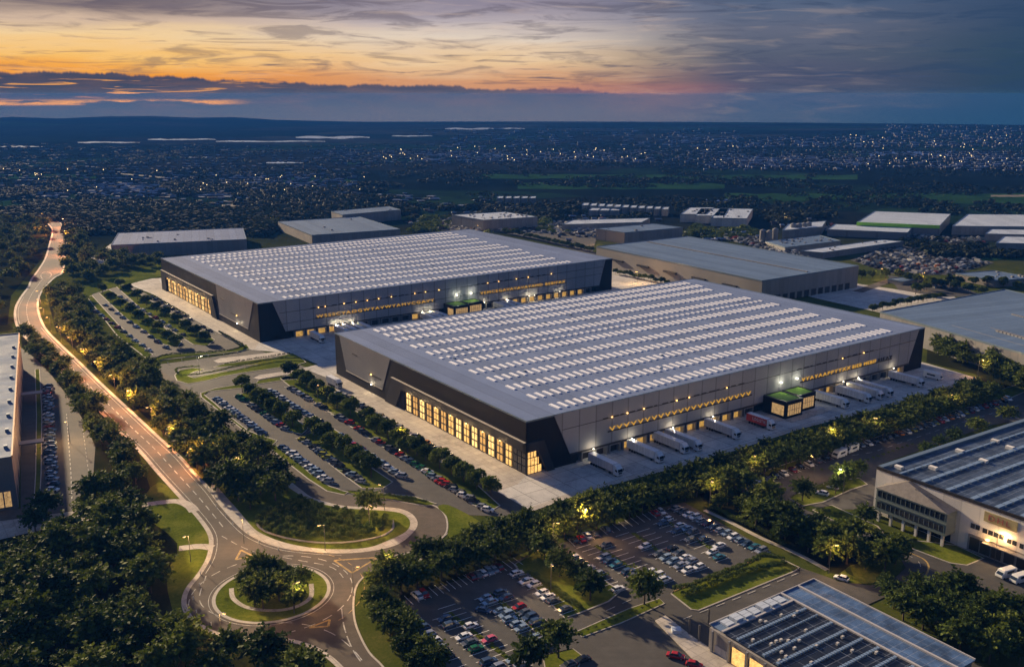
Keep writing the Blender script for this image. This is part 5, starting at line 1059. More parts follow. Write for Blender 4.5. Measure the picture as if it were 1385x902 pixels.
# ------------------------------------------------------------------ far woodland (uncountable)
def clumps(n_try, ybands, seed, name, label, col, thr=.5, nq=26):
    g = np.random.default_rng(seed); V = []; F = []; k = 0
    TPL = []
    for _ in range(6):
        vs = []
        for j in range(nq):
            d = g.normal(size=3); d[2] = abs(d[2]) * 1.1 - .15; d /= np.linalg.norm(d); p = d * g.uniform(.55, 1.0); q_ = np.cross(d, g.normal(size=3)); q_ /= np.linalg.norm(q_); s2 = np.cross(q_, d) * .6 + g.normal(size=3) * .35; L_ = g.uniform(.22, .5)
            vs += [p - q_ * L_, p + s2 * L_, p + q_ * L_, p - s2 * L_]
        TPL.append(np.array(vs))
    tf = np.arange(nq * 4).reshape(-1, 4)
    from mathutils import noise as mn
    for i in range(n_try):
        (x0, x1, y0, y1, w_) = ybands[g.integers(0, len(ybands))]; px, py = g.uniform(x0, x1), y0 + (y1 - y0) * g.uniform(0, 1) ** w_
        p = G(px, py)
        if mn.noise(Vector((p.x * .006, p.y * .006, seed))) * .6 + mn.noise(Vector((p.x * .02, p.y * .02, seed))) * .5 < thr: continue
        if near_built(p) or (px < 600 and 183 < py < 196): continue
        s_ = g.uniform(2.4, 5.2) * (1 + max(0, p.y - 1200) / 2400); o = TPL[i % 6] * np.array((s_ * g.uniform(1, 1.9), s_ * g.uniform(.7, 1.1), .8 * s_ * g.uniform(.8, 1.2) / (1 + max(0, p.y - 1200) / 1200))) ; a = g.uniform(-.4, .4); c, q = math.cos(a), math.sin(a)
        o = np.stack([o[:, 0] * c - o[:, 1] * q + p.x, o[:, 0] * q + o[:, 1] * c + p.y, o[:, 2] + s_ * .35 + land(p.x, p.y)], 1); V.append(o); F.append(tf + k); k += nq * 4
    V = np.concatenate(V); F = np.concatenate(F); me = bpy.data.meshes.new(name); me.vertices.add(len(V)); me.vertices.foreach_set('co', V.ravel()); me.loops.add(F.size); me.loops.foreach_set('vertex_index', F.ravel().astype(np.int32))
    me.polygons.add(len(F)); me.polygons.foreach_set('loop_start', np.arange(0, F.size, 4, dtype=np.int32)); me.polygons.foreach_set('loop_total', np.full(len(F), 4, dtype=np.int32)); me.materials.append(col); me.update(calc_edges=True)
    tag(link(name, me), label, 'woodland', kind='stuff'); print(name, len(F))
KEEP = []
for o in bpy.data.objects:
    if o.get('category') in ('warehouse', 'glasshouse', 'house', 'building', 'office building', 'shed', 'tank') and o.parent is None:
        for ch in [o] + [c for c in bpy.data.objects if c.parent == o and c.name.startswith('wall')]:
            if ch.type != 'MESH': continue
            M_ = Matrix.Translation(o.location) @ Matrix.Rotation(o.rotation_euler.z, 4, 'Z') if ch is not o else Matrix.Translation(o.location)
            cs = [M_ @ Vector(c) for c in ch.bound_box]; KEEP.append((min(c.x for c in cs), max(c.x for c in cs), min(c.y for c in cs), max(c.y for c in cs)))
def near_built(p): return any(a - 4 < p.x < b_ + 4 and c - 14 < p.y < d + 4 for a, b_, c, d in KEEP)
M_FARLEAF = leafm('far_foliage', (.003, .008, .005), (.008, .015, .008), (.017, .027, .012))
clumps(8000, [(90, 380, 287, 318, 1), (345, 378, 300, 320, 1), (0, 560, 284, 300, 1), (90, 380, 286, 300, 1)], 2, 'forest', 'dark forest behind the silver shed and pale box warehouse', M_FARLEAF, -.6)
clumps(4200, [(540, 1400, 272, 300, 1), (540, 800, 280, 300, 1), (860, 1120, 290, 322, 1), (1180, 1400, 312, 350, 1)], 3, 'woodland', 'broken woodland and hedges behind the industrial roofs', M_FARLEAF, .02)
clumps(22000, [(-10, 1395, 205, 284, 1.0), (-10, 1395, 190, 260, 1.2), (0, 560, 250, 284, 1)], 4, 'distant_woodland', 'dark hedgerows and copses of the distant plain', M_FARLEAF, .05, 12)
clumps(500, [(545, 800, 296, 316, 1), (930, 1080, 300, 325, 1)], 6, 'scattered_bushes', 'bushes scattered between the far car parks', M_LEAF2, -.1)
# ------------------------------------------------------------------ cars
def car_parts(kind):
    L, Wd, Hh = {'hatch': (4.2, 1.8, 1.5), 'saloon': (4.6, 1.82, 1.42), 'suv': (4.6, 1.9, 1.7)}[kind]
    hw = Wd / 2; l = L / 2; belt = Hh * .60
    def sec(x, w_, zb, zt): return [(x, -w_ * .9, zb), (x, -w_, zb + .18), (x, -w_, zt - .12), (x, -w_ * .9, zt), (x, w_ * .9, zt), (x, w_, zt - .12), (x, w_, zb + .18), (x, w_ * .9, zb)]
    body = MB(); hood = belt - .06; tail = belt if kind != 'saloon' else belt
    body.loft([sec(-l, hw * .82, .32, hood * .72), sec(-l + .12, hw * .93, .2, hood * .86), sec(-l + .6, hw, .18, hood * .95), sec(-l + 1.15, hw, .18, hood + .03), sec(0, hw, .18, belt), sec(l - .7, hw, .18, tail + .02), sec(l - .12, hw * .95, .2, tail - .02), sec(l, hw * .86, .35, tail - .16)])
    rb, rf = (l - .25, l - .75) if kind != 'saloon' else (l - .65, l - 1.35)
    cb = [(-l + 1.0, belt), (rb, belt)]; ct = [(-l + 1.75, Hh), (rf, Hh)]
    gl = MB(); wi = hw * .9; wt = hw * .74
    gl.add([(cb[0][0], -wi, belt - .04), (cb[1][0], -wi, belt - .04), (cb[1][0], wi, belt - .04), (cb[0][0], wi, belt - .04), (ct[0][0], -wt, Hh - .06), (ct[1][0], -wt, Hh - .06), (ct[1][0], wt, Hh - .06), (ct[0][0], wt, Hh - .06)], [(0, 1, 5, 4), (1, 2, 6, 5), (2, 3, 7, 6), (3, 0, 4, 7)])
    body.add([(ct[0][0] - .05, -wt - .02, Hh - .08), (ct[1][0] + .08, -wt - .02, Hh - .08), (ct[1][0] + .08, wt + .02, Hh - .08), (ct[0][0] - .05, wt + .02, Hh - .08), (ct[0][0] + .15, -wt + .1, Hh), (ct[1][0] - .1, -wt + .1, Hh - .01), (ct[1][0] - .1, wt - .1, Hh - .01), (ct[0][0] + .15, wt - .1, Hh)], [(0, 1, 5, 4), (1, 2, 6, 5), (2, 3, 7, 6), (3, 0, 4, 7), (4, 5, 6, 7), (3, 2, 1, 0)])
    for xm in ((cb[0][0] + ct[0][0]) / 2 + 1.3,):      # door pillar
        for s_ in (-1, 1): body.add([(xm - .05, s_ * (wi + .01), belt - .04), (xm + .07, s_ * (wi + .01), belt - .04), (xm + .05, s_ * (wt + .01), Hh - .06), (xm - .05, s_ * (wt + .01), Hh - .06)], [(0, 1, 2, 3)])
    for s_ in (-1, 1): body.box(cb[0][0] + .35, cb[0][0] + .5, s_ * (hw + .1) - .1, s_ * (hw + .1) + .1, belt - .02, belt + .12)
    wh = []
    for x in (-l + .82, l - .8):
        for s_ in (-1, 1): m_ = MB(); m_.cyl((x, s_ * (hw - .2), .33), (x, s_ * (hw + .02), .33), .33, n=12); m_.mi = 1; m_.cyl((x, s_ * (hw + .021), .33), (x, s_ * (hw + .03), .33), .2, n=10); wh.append(m_)
    hl_ = []; tl = []
    for s_ in (-1, 1):
        m_ = MB(); m_.box(-l + .0, -l + .22, s_ * hw * .66 - .2, s_ * hw * .66 + .2, hood * .66, hood * .80); hl_.append(m_)
        m_ = MB(); m_.box(l - .1, l + .01, s_ * hw * .72 - .16, s_ * hw * .72 + .16, tail - .32, tail - .12); tl.append(m_)
    return body, gl, wh, hl_, tl
M_RIM = mat('wheel_rim', (.4, .4, .42), .35, .6)
NEARC, MIDC = {}, {}
for kind in ('hatch', 'saloon', 'suv'):
    body, gl, wh, hl_, tl = car_parts(kind); base = PAINT['s'][1]
    NEARC[kind] = dict(body=body.mesh('body', base), glass=gl.mesh('windows', M_CARGLASS), wheels=[m_.mesh('wheel', [M_TYRE, M_RIM]) for m_ in wh], hl=[m_.mesh('headlight', M_HEAD) for m_ in hl_], tl=[m_.mesh('taillight', M_TAIL) for m_ in tl])
    j = MB(); j.mi = 0; j.add(body.v, body.f); j.mi = 1; j.add(gl.v, gl.f); j.mi = 2
    for m_ in wh: j.add(m_.v, m_.f)
    j.mi = 3
    for m_ in hl_: j.add(m_.v, m_.f)
    MIDC[kind] = j.mesh('car', [base, M_CARGLASS, M_TYRE, M_HEAD])
CARN = [0]
def paint(o, code):
    o.material_slots[0].link = 'OBJECT'; o.material_slots[0].material = PAINT[code][1]
def car(p, ang, code, label, group, near, kind=None, cat='car'):
    kind = kind or ['hatch', 'saloon', 'suv', 'hatch'][rng.integers(0, 4)]; CARN[0] += 1; s_ = rng.uniform(.97, 1.05)
    if near:
        N_ = NEARC[kind]; e = empty('parked_car', (p[0], p[1], .06), ang); e.scale = (s_ * .9,) * 3
        b_ = link('body', N_['body'], e); paint(b_, code); link('windows', N_['glass'], e)
        for m_ in N_['wheels']: link('wheel', m_, e)
        for m_ in N_['hl']: link('headlight', m_, e)
        for m_ in N_['tl']: link('taillight', m_, e)
    else:
        e = link('parked_car', MIDC[kind]); paint(e, code); e.location = (p[0], p[1], .06); e.rotation_euler = (0, 0, ang); e.scale = (s_ * .95,) * 3
    tag(e, label, cat, group); return e
M_LINE = mat('bay_line_paint', (.62, .61, .58), .8, var=.3, scale=.5)
lines = MB(); ZL = ZC[0] + .006
def row(p0, p1, occ, axis, desc, near, depth=5.0, mark=True, flip=False):
    """cars at the slots of a row: p0, p1 photo positions of first and last slot, occ one letter a slot ('.' free), axis = photo vector of a car nose-to-tail"""
    a, c = G(*p0), G(*p1); n = len(occ); d = (c - a) / max(1, n - 1)
    ax = (G(p0[0] + axis[0], p0[1] + axis[1]) - a).normalized(); ang = math.atan2(ax.y, ax.x) + (math.pi if flip else 0)
    k = 0
    for i, ch in enumerate(occ):
        p = a + d * i
        if ch != '.':
            al = 'van' if ch == 'V' else 'car'
            q = p + Vector((rng.uniform(-.15, .15), rng.uniform(-.15, .15))) + ax * rng.uniform(-.3, .3)
            car(q, ang + rng.uniform(-.012, .012) + (math.pi if rng.random() < .35 else 0), ch, f'{PAINT[ch][0]} car, {ordw(k)} from west, {desc}', 'parked cars ' + desc, near); k += 1
    if mark:
        nrm = ax
        for i in range(n + 1):
            p = a + d * (i - .5); ribbon(lines, [p - nrm * depth / 2, p + nrm * depth / 2], -.09, .09, ZL)
A1 = (19, -6); A2 = (10.6, 10); A3 = (15, 2)
row((557, 811), (697, 761), '.wr.......dgwccd...', A2, 'along the tree belt edge of the near car park', True)
row((553.8, 836), (613, 899), 'snbswsg.', A1, 'in the row nearest the roundabout exit', True)
row((601, 839.5), (671, 906), 'bb.wgn.bs', A1, 'on the near side of the first hedge strip', True)
row((608, 824), (704, 901), '....w..p...cs', A1, 'on the far side of the first hedge strip', True)
row((656.3, 811), (730, 871), 'cc.ccccc.cs'[:11], A1, 'on the near side of the central hedge strip', True)
row((677, 804), (745, 858), 'bb.rgbb.w', A1, 'on the far side of the central hedge strip', True)
row((700, 777), (764, 826), 'wgww.wwg.g', A1, 'beside the lamp lit tuft hedge', True)
p = G(654, 827); car(p, 2.75, 'b', 'blue car driving in the aisle of the near car park', None, True)
row((777, 733), (894, 693), 'krwg.b.......rw', A2, 'along the tree belt edge of the farther southern car park', True)
row((776, 756.5), (836, 798), 'wgks.s...w', A1, 'beside the island of four trees', True)
row((793, 742), (858, 781), '...sbt.bg', A1, 'on the near side of the western hedge strip', True)
row((820, 739), (898, 786), 'g......www'[:10], A1, 'on the far side of the western hedge strip', True)
row((846, 726), (929, 773), '...w.gccsw', A1, 'on the near side of the middle hedge strip', True)
row((874, 721), (945, 768), '....kgwsw', A1, 'on the far side of the middle hedge strip', True)
row((896, 710), (972, 755), 'b.b.g..wt', A1, 'on the near side of the eastern hedge strip', True)
row((903, 704), (971, 740), 'w.wcg.b.w', A1, 'on the far side of the eastern hedge strip', True)
row((915, 689), (1029, 747), 'sgwwsdbscwcbts'[:14], A1, 'in the row below the footpath', True)
row((787, 894), (770, 901), 'kg', A1, 'beside the lone tree island', True, mark=False)
for (x, y, c_, lb) in ((914, 889, 'r', 'red car parked alone on the lot beside the loading yard'), (939, 901, 'r', 'red car cut by the bottom edge beside the loading yard'), (1138, 784, 'w', 'pale car parked by the corner of the footpath grove'), (1112, 669, 'w', 'white car alone on the small lot beside the camper park'), (1126, 661, 's', 'silver car on the grass island beside the camper park'), (1183, 697, 'k', 'black car at the foot of the white hall corner')):
    car(G(x, y), R(160) if c_ == 'r' else R(-38), c_, lb, None, True)
B1_, B2_ = (15, 3), (15, 4)
row((294, 541), (355, 586.5), 'ccwbwwcsbscw.cb'[:15], (15, 1), 'in the row along the access road, north part', False)
row((324.5, 538.6), (386, 581), 'nn.sgknsbcrs', (15, 2), 'in front of the short western tree row', False)
row((364.4, 530), (431, 571.5), 'wcswbwccbcswb', (15, 2), 'behind the short western tree row', False)
row((393.7, 526.6), (472, 573), 'gswks.sk..gsr'[:13], (15, 2), 'in the row facing the long tree row, north part', False)
row((459, 590), (542, 645), 'cscrdbwccwcs', (15, 2), 'behind the southern short tree row', False)
row((484, 581), (584, 643.5), 'rgk.sr.gkrsbnnwn', (15, 2), 'in the row facing the long tree row, middle part', False)
row((586, 646), (659.6, 691), 'csrrksgwsk.sw'[:13], (15, 2), 'in the row facing the long tree row, south part', False)
row((460, 533), (631, 632.5), 'ssksgskg.gs.ssk.swokskg..k', (15, 2), 'in the row beside the glazed wall paving', False)
row((383, 606.5), (444, 652.4), 'bswwcswccws', (15, 1), 'in the row along the access road, south part', False)
row((410, 596), (487, 652), 'ys.ksbyybgk.kcgs', (15, 2), 'in front of the southern short tree row', False)
row((131, 423), (201, 475), 'bcrdrgcwcw', (12, 2), 'in the outermost row of the north-western car park', False)
row((143, 414), (224, 471), 'sgwsgwsbgs', (12, 2), 'in front of the western tree row by the farther warehouse', False)
row((163, 402.5), (247, 454), 'swgswsrswsg', (12, 2), 'between the two tree rows by the farther warehouse', False)
row((204, 402.5), (283, 448.4), 'kgkskgks.kg', (12, 2), 'in the row beside the farther glazed wall', False)
row((64, 524), (71.5, 664), 'bcrccscbwccdbcbccbccsccbw'[:25], (14, 0.01), 'of the long single column beside the western hall', False, mark=False)
row((1024, 655), (1127, 617), 'wgkwdkwgks', (14, 9), 'in the western part of the lane under tree rows', True, mark=True)
row((1165, 604), (1258, 575), 'swkkgkowysgs', (14, 8), 'in the middle part of the lane under tree rows', False)
row((1264, 573), (1298, 561.5), 'yrwosw', (14, 8), 'in the cluster of six on the lane', False)
row((1305, 559), (1363, 541), 'ydwbrkrgkw', (14, 8), 'in the eastern part of the lane under tree rows', False)
ll = MB()
tag(lines.build('parking_lines', M_LINE), kind='structure')
print('cars', CARN)
# cars too many to part: far vehicle yard
FARM = []
def far_cars(poly, gap, n, label, seed, hh=1.6):
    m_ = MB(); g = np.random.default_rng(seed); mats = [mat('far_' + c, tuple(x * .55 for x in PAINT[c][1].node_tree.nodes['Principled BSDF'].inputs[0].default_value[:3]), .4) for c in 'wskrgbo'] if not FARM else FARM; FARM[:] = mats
    for q in fill(poly, gap, n, seed):
        m_.mi = int(g.choice(7, p=[.18, .26, .24, .04, .16, .10, .02])); a = g.uniform(-.2, .2) + (.6 if g.random() < .7 else 2.1); M_ = Matrix.Translation(Vector((q[0], q[1], 0))) @ Matrix.Rotation(a, 4, 'Z'); l = g.uniform(2, 2.4) if g.random() < .85 else 4.5
        m_.box(-l, l, -.95, .95, .2, .9 * hh / 1.6, M_); m_.box(-l * .5, l * .7, -.8, .8, .9 * hh / 1.6, hh * (1 if l < 3 else 1.5), M_)
    return tag(m_.build('parked_cars', mats), label, 'cars', kind='stuff')
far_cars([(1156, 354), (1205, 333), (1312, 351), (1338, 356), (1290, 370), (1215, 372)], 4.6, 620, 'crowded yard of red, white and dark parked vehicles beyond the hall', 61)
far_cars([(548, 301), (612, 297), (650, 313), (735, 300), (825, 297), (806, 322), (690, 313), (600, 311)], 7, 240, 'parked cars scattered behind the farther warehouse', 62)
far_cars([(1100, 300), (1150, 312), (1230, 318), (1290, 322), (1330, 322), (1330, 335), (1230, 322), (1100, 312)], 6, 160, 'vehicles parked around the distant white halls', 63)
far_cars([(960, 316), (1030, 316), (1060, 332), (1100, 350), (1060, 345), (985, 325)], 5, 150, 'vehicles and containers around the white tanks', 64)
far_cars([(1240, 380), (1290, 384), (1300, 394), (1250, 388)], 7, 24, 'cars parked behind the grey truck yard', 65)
# ------------------------------------------------------------------ lorries
M_TRL = panelm('trailer_side', (.70, .70, .71), .45, 0, .6, 'X', .4, .85); TRL = [M_TRL, panelm('grey_trailer_side', (.5, .51, .54), .45, 0, .6, 'X', .4, .85), panelm('cream_trailer_side', (.66, .64, .60), .45, 0, .6, 'X', .4, .85)]; M_TRROOF = mat('trailer_roof', (.70, .72, .76), .4, var=.1, scale=.5); M_CAB = carpaint('cab_white', (.66, .68, .70), 0)
M_REDT = mat('red_trailer', (.42, .02, .02), .45, var=.15, scale=.4); M_CHAS = mat('chassis', (.03, .03, .032), .7)
def lorry(front_px, rear_px=None, r=None, label='', L=16.2, red=False, group='lorries at the docks', ang=None):
    f = G(*front_px)
    if ang is None: u_ = Vector((math.cos(r.rotation_euler.z - math.pi / 2), math.sin(r.rotation_euler.z - math.pi / 2))); ang = math.atan2(u_.y, u_.x)
    e = empty('lorry', (f.x, f.y, .0), ang); tag(e, label, 'lorry', group)          # origin at the front bumper, -x backwards
    t0, t1 = -L, -2.6
    m_ = MB(); m_.box(t0, t1, -1.28, 1.28, 1.15, 3.95); tb = m_.build('trailer', M_REDT if red else TRL[int(abs(f.x) * 3) % 3], e)
    m_ = MB(); m_.box(t0 + .03, t1 - .03, -1.25, 1.25, 3.955, 4.02); m_.build('trailer_roof', M_TRROOF, tb)
    m_ = MB(); m_.box(t0 - .05, t0 - .004, -1.22, 1.22, 1.2, 3.9); m_.build('rear_door', M_TRROOF, tb)
    if red:
        for s_ in (-1, 1): me = text_mesh('LOGISTIK', 6.5, 1.2, .02); me.materials.append(M_TRROOF); o = link('lettering', me, tb); o.rotation_euler = (R(90), 0, 0 if s_ < 0 else math.pi); o.location = (t0 + 3.2 if s_ < 0 else t0 + 9.7, s_ * 1.30, 2.1)
    m_ = MB(); m_.box(t0 + .4, -.6, -.5, .5, .7, 1.14); m_.box(t0 + 5, t0 + 8.5, -1.15, 1.15, .45, 1.0); m_.build('chassis', M_CHAS, e)
    # cab: bevelled outline
    m_ = MB(); pr = [(-2.35, .55), (-.05, .55), (0, .9), (0, 1.75), (-.18, 2.85), (-.75, 3.15), (-1.1, 3.75), (-1.6, 3.95), (-2.35, 3.95)]
    n = len(pr); 
    def ring(y, s_): return [(x - (0 if x < -2 else (1 - s_) * .25), y, z if z < 1 else z - (1 - s_) * .12) for x, z in pr]
    m_.loft([ring(-1.25, .6), ring(-1.15, 1), ring(1.15, 1), ring(1.25, .6)]); cb = m_.build('cab', M_CAB, e)
    m_ = MB(); m_.add([(.02, -1.08, 1.8), (.02, 1.08, 1.8), (-.16, 1.0, 2.8), (-.16, -1.0, 2.8)], [(0, 1, 2, 3)]); m_.add([(.03, -1.08, 1.8), (.03, 1.08, 1.8), (.02, 1.08, 1.8), (.02, -1.08, 1.8)], [(0, 1, 2, 3)]); m_.build('windscreen', M_CARGLASS, cb)
    for s_ in (-1, 1):
        m_ = MB(); m_.box(-1.35, -.45, s_ * 1.262 - .01, s_ * 1.262 + .01, 1.9, 2.6); m_.build('side_window', M_CARGLASS, cb)
        m_ = MB(); m_.box(-.02, .05, s_ * .9 - .22, s_ * .9 + .22, .75, 1.0); m_.build('headlight', M_HEAD, cb)
        m_ = MB(); m_.box(-.35, -.15, s_ * 1.45 - .12, s_ * 1.45 + .12, 1.9, 2.7); m_.build('mirror', M_CHAS, cb)
    m_ = MB(); m_.box(-.01, .03, -.8, .8, 1.1, 1.65); m_.build('grille', M_CHAS, cb)
    for x in (-1.15, -4.2, t0 + 1.6, t0 + 2.9, t0 + 4.2):
        for s_ in (-1, 1): m_ = MB(); m_.cyl((x, s_ * .95, .5), (x, s_ * 1.24, .5), .5, n=14); m_.build('wheel', M_TYRE, e)
    return e
LB = ['white lorry nearest the glazed corner of the nearer warehouse', 'white lorry second from the glazed corner', 'white lorry third from the glazed corner, side by side with another', 'white lorry fourth from the glazed corner, close beside the third', 'white lorry between the paired lorries and the red one',
      'short lorry with a red lettered trailer beside the green roofed entrance', 'white lorry just east of the green roofed entrance', 'nearest white lorry of the tight three east of the entrance', 'middle white lorry of the tight three east of the entrance', 'farthest white lorry of the tight three east of the entrance', 'grey-white lorry near the far dark corner of the docks']
for k, (x, y, L_) in enumerate(((839, 645, 15.5), (895, 627, 17), (929, 614.5, 17), (947, 611, 17.5), (999, 595, 16.5), (1046, 582.5, 12.5), (1146, 553.5, 16.5), (1177, 546, 16.5), (1193, 541.5, 17), (1206, 538, 17.5), (1248, 524.5, 16.5))):
    lorry((x, y), r=wh1, label=LB[k], L=L_, red=(k == 5))
for k, (x, y, L_) in enumerate(((437, 464.5, 14),)): lorry((x, y), r=wh2, label='lone white lorry on the open concrete before the farther warehouse', L=L_, group=None)
for k, xx in enumerate((42, 46.5, 51, 55.5, 95.5, 99.5, 103.5, 146, 150.5, 155)):
    p = loc(wh2, xx, -16.5); lorry(PX(p.x, p.y), r=wh2, label=ORD[k] + ' lorry, counted from the west, mostly hidden between the two warehouses', L=14.5, group='lorries between the two warehouses')
lorry((460, 526), label='box lorry standing alone at the north end of the glazed paving', L=10, ang=math.atan2(*(lambda v_: (v_.y, v_.x))(G(460, 526) - G(441, 517))), group=None)
# camper vans and white vans
def van(px, ang, label, L=6.0, W_=2.3, Hh=2.9, group=None, name='camper_van'):
    p = G(*px); e = empty(name, (p.x, p.y, .05), ang); tag(e, label, 'van', group); m_ = MB()
    pr = [(-L / 2, .4), (L / 2 - .2, .4), (L / 2, .7), (L / 2, 1.3), (L / 2 - .7, 1.9), (L / 2 - .9, Hh), (-L / 2, Hh)]
    def ring(y, k): return [(x * (1 - .01 * k), y, z - (.12 * k if z > 2 else 0)) for x, z in pr]
    m_.loft([ring(-W_ / 2, 1), ring(-W_ / 2 + .15, 0), ring(W_ / 2 - .15, 0), ring(W_ / 2, 1)]); m_.build('body', M_CAB, e)
    m_ = MB(); m_.add([(L / 2 + .0, -.95, 1.36), (L / 2 + .0, .95, 1.36), (L / 2 - .66, .9, 1.95), (L / 2 - .66, -.9, 1.95)], [(0, 1, 2, 3)]); m_.build('windscreen', M_CARGLASS, e)
    for s_ in (-1, 1): m_ = MB(); m_.box(-L * .3, L * .18, s_ * (W_ / 2 + .01) - .01, s_ * (W_ / 2 + .01) + .01, 1.5, 2.2); m_.build('side_window', M_CARGLASS, e)
    m_ = MB(); m_.box(-L / 2 - .03, -L / 2 - .004, -.7, .7, 1.5, 2.2); m_.build('rear_window', M_CARGLASS, e)
    for x in (-L / 3, L / 3):
        for s_ in (-1, 1): m_ = MB(); m_.cyl((x, s_ * (W_ / 2 - .2), .36), (x, s_ * (W_ / 2 + .02), .36), .36, n=10); m_.build('wheel', M_TYRE, e)
    return e
van((1262, 512), wh1.rotation_euler.z - 1.57, 'small white box truck at the far end of the dock yard', 8.5, 2.4, 3.1, name='box_truck')
van((1135, 618), R(218), 'pale camper van with dark rear window, nearer of two on the lane', 6, 2.4, 2.9); van((1151, 611), R(218), 'silver camper van behind the other on the lane', 6, 2.4, 2.9)
van((1360, 780), R(205), 'pale blue white van in front of the dock doors of the white hall', 5.6, 2.2, 2.5, name='van'); van((1378, 787), R(205), 'second pale van beside the other, near the frame edge', 5.2, 2.1, 2.4, name='van')
# ------------------------------------------------------------------ street lamps
pm = MB(); pm.cyl((0, 0, 0), (0, 0, 8), .11, .06, 8); pm.cyl((0, 0, 8), (1.3, 0, 8.35), .05, .04, 6); POLE = pm.mesh('pole', M_POLE)
hm = MB(); hm.box(1.0, 1.9, -.22, .22, 8.3, 8.42); HEAD = hm.mesh('lamp_head', M_POLE); bm_ = MB(); bm_.box(1.05, 1.85, -.18, .18, 8.2, 8.295); BULB = bm_.mesh('bulb', M_LAMPA); BULBW = bm_.mesh('bulb', M_LAMPW)
def street_lamp(px, power, label, col=AMB, ang=0.0, group=None, world=None, white=False):
    p = world if world is not None else G(*px); e = empty('street_lamp', (p[0], p[1], 0), ang); tag(e, label, 'street lamp', group)
    link('pole', POLE, e); h_ = link('lamp_head', HEAD, e); link('bulb', BULBW if white else BULB, h_)
    lamp('street_lamp_light', (1.45, 0, 7.9), power, col, .35, e); return e
rl_ = smooth_poly(gp([(258, 638), (239.5, 617), (206, 586), (173, 555), (137.5, 522), (106, 491), (77.6, 464), (58.6, 443), (50, 420), (51, 403)]), 6, False); rl_ = offset_line(rl_, -2.2)
for k, q in enumerate(along(rl_, 27, 3, 0)):
    i_ = min(range(len(rl_)), key=lambda j: (rl_[j].x - q[0]) ** 2 + (rl_[j].y - q[1]) ** 2); t_ = rl_[min(i_ + 1, len(rl_) - 1)] - rl_[max(i_ - 1, 0)]
    street_lamp(None, 14000, f'{ordw(k)} amber street lamp, counted from the roundabout, along the orange road', (1, .37, .12), math.atan2(t_.y, t_.x) + math.pi / 2, 'amber lamps along the orange road', q)
for k, (x, y) in enumerate(((88, 366), (90, 345), (91, 325), (88, 308), (60, 300), (66, 318))): street_lamp((x, y), 34000, f'{ordw(k)} amber lamp of the far road bend', (1, .30, .10), math.pi, 'amber lamps of the far road bend')
for (x, y, pw, lb, wt) in ((325, 648, 1500, 'amber lamp at the edge of the tree belt above the roundabout', 0), (398, 830, 2600, 'lamp standing in the clump on the roundabout', 0), (500, 716, 2600, 'lamp standing in the oval shrub bed', 0), (530, 790, 1800, 'lamp beside the footway at the roundabout exit', 0),
    (270, 505, 5000, 'lamp at the curled end of the bus loop', 1), (960, 682, 1500, 'amber lamp at the western end of the footpath grove', 0), (1020, 650, 2200, 'amber lamp at the start of the lane below the tree rows', 0), (1121, 775, 1600, 'amber lamp at the lower end of the footpath', 0), (748, 742, 1800, 'lamp at the top of the island of four trees', 0),
    (1118, 608, 1600, 'lamp behind the camper vans', 0), (1322, 510, 2200, 'lamp at the eastern end of the dock yard', 0), (785, 725, 6000, 'lamp at the corner of the farther southern car park', 0), (478, 806, 1800, 'lamp at the inner bend beside the roundabout exit', 0), (1140, 668, 1400, 'tall white lamp beside the spiky tree by the camper park', 1),
    (520, 690, 1200, 'lamp where the loop road meets the central car park', 0), (95, 600, 4500, 'lamp on the striped lot beside the column of cars', 0), (440, 745, 2200, 'lamp on the footway below the oval shrub bed', 0), (745, 800, 900, 'lamp behind the tuft hedge', 0),
    (330, 735, 2200, 'lamp at the fork north of the roundabout', 0), (300, 870, 2000, 'lamp at the wood edge below the roundabout', 0), (258, 760, 2000, 'lamp on the lawn at the western side of the roundabout', 0), (1250, 690, 900, 'lamp near the eastern road bend', 0),
    (1190, 380, 3500, 'amber lamp over the grey truck yard', 0), (1246, 385, 4000, 'amber lamp by the small amber lit building', 0), (862, 384, 3500, 'lamp in the hedge line beyond the farther warehouse', 0), (645, 317, 4000, 'lamp behind the roof corner of the farther warehouse', 0), (368, 306, 5000, 'amber lamp beside the pale box warehouse', 0), (806, 332, 3500, 'lamp west of the ridged shed', 0), (1060, 300, 5000, 'distant amber lamp behind the tanks', 0),
    (430, 548, 700, 'lamp in the long row of round trees, north', 0), (540, 605, 700, 'lamp in the long row of round trees, middle', 0), (1100, 650, 1600, 'lamp on the corner island of the eastern road', 0), (1345, 760, 1000, 'lamp on the forecourt of the white hall', 0), (1280, 560, 1800, 'lamp over the middle of the lane below the tree rows', 0), (1180, 592, 1600, 'lamp over the lane east of the campers', 0)):
    street_lamp((x, y), pw * 1.7, lb, WARM if wt else AMB, rng.uniform(0, 6.28), None, None, bool(wt))
bm2 = MB(); bm2.cyl((0, 0, 0), (0, 0, .9), .12, n=8); bm2.cyl((0, 0, .9), (0, 0, 1.0), .16, .1, n=8); BOL = bm2.mesh('bollard', M_ROOFW)
for L_, st, gr in (([(1000, 652), (1060, 628), (1120, 604), (1200, 577), (1290, 545), (1350, 527)], 7, 'pale bollards on the verge below the tree rows'), ([(262, 640), (300, 690), (340, 730), (400, 752)], 8, 'pale bollards behind the oval lawn footway'), ([(283, 845), (258, 815), (290, 752)], 7, 'pale bollards on the western side of the roundabout'), ([(208, 497), (260, 486), (330, 478)], 7, 'pale bollards by the bus loop hedge')):
    for q in along(smooth_poly(gp(L_), 5, False), st, 9, .8): o = link('bollard', BOL); o.location = (q[0], q[1], .05); tag(o, 'small pale bollard, one of the ' + gr, 'bollard', gr)
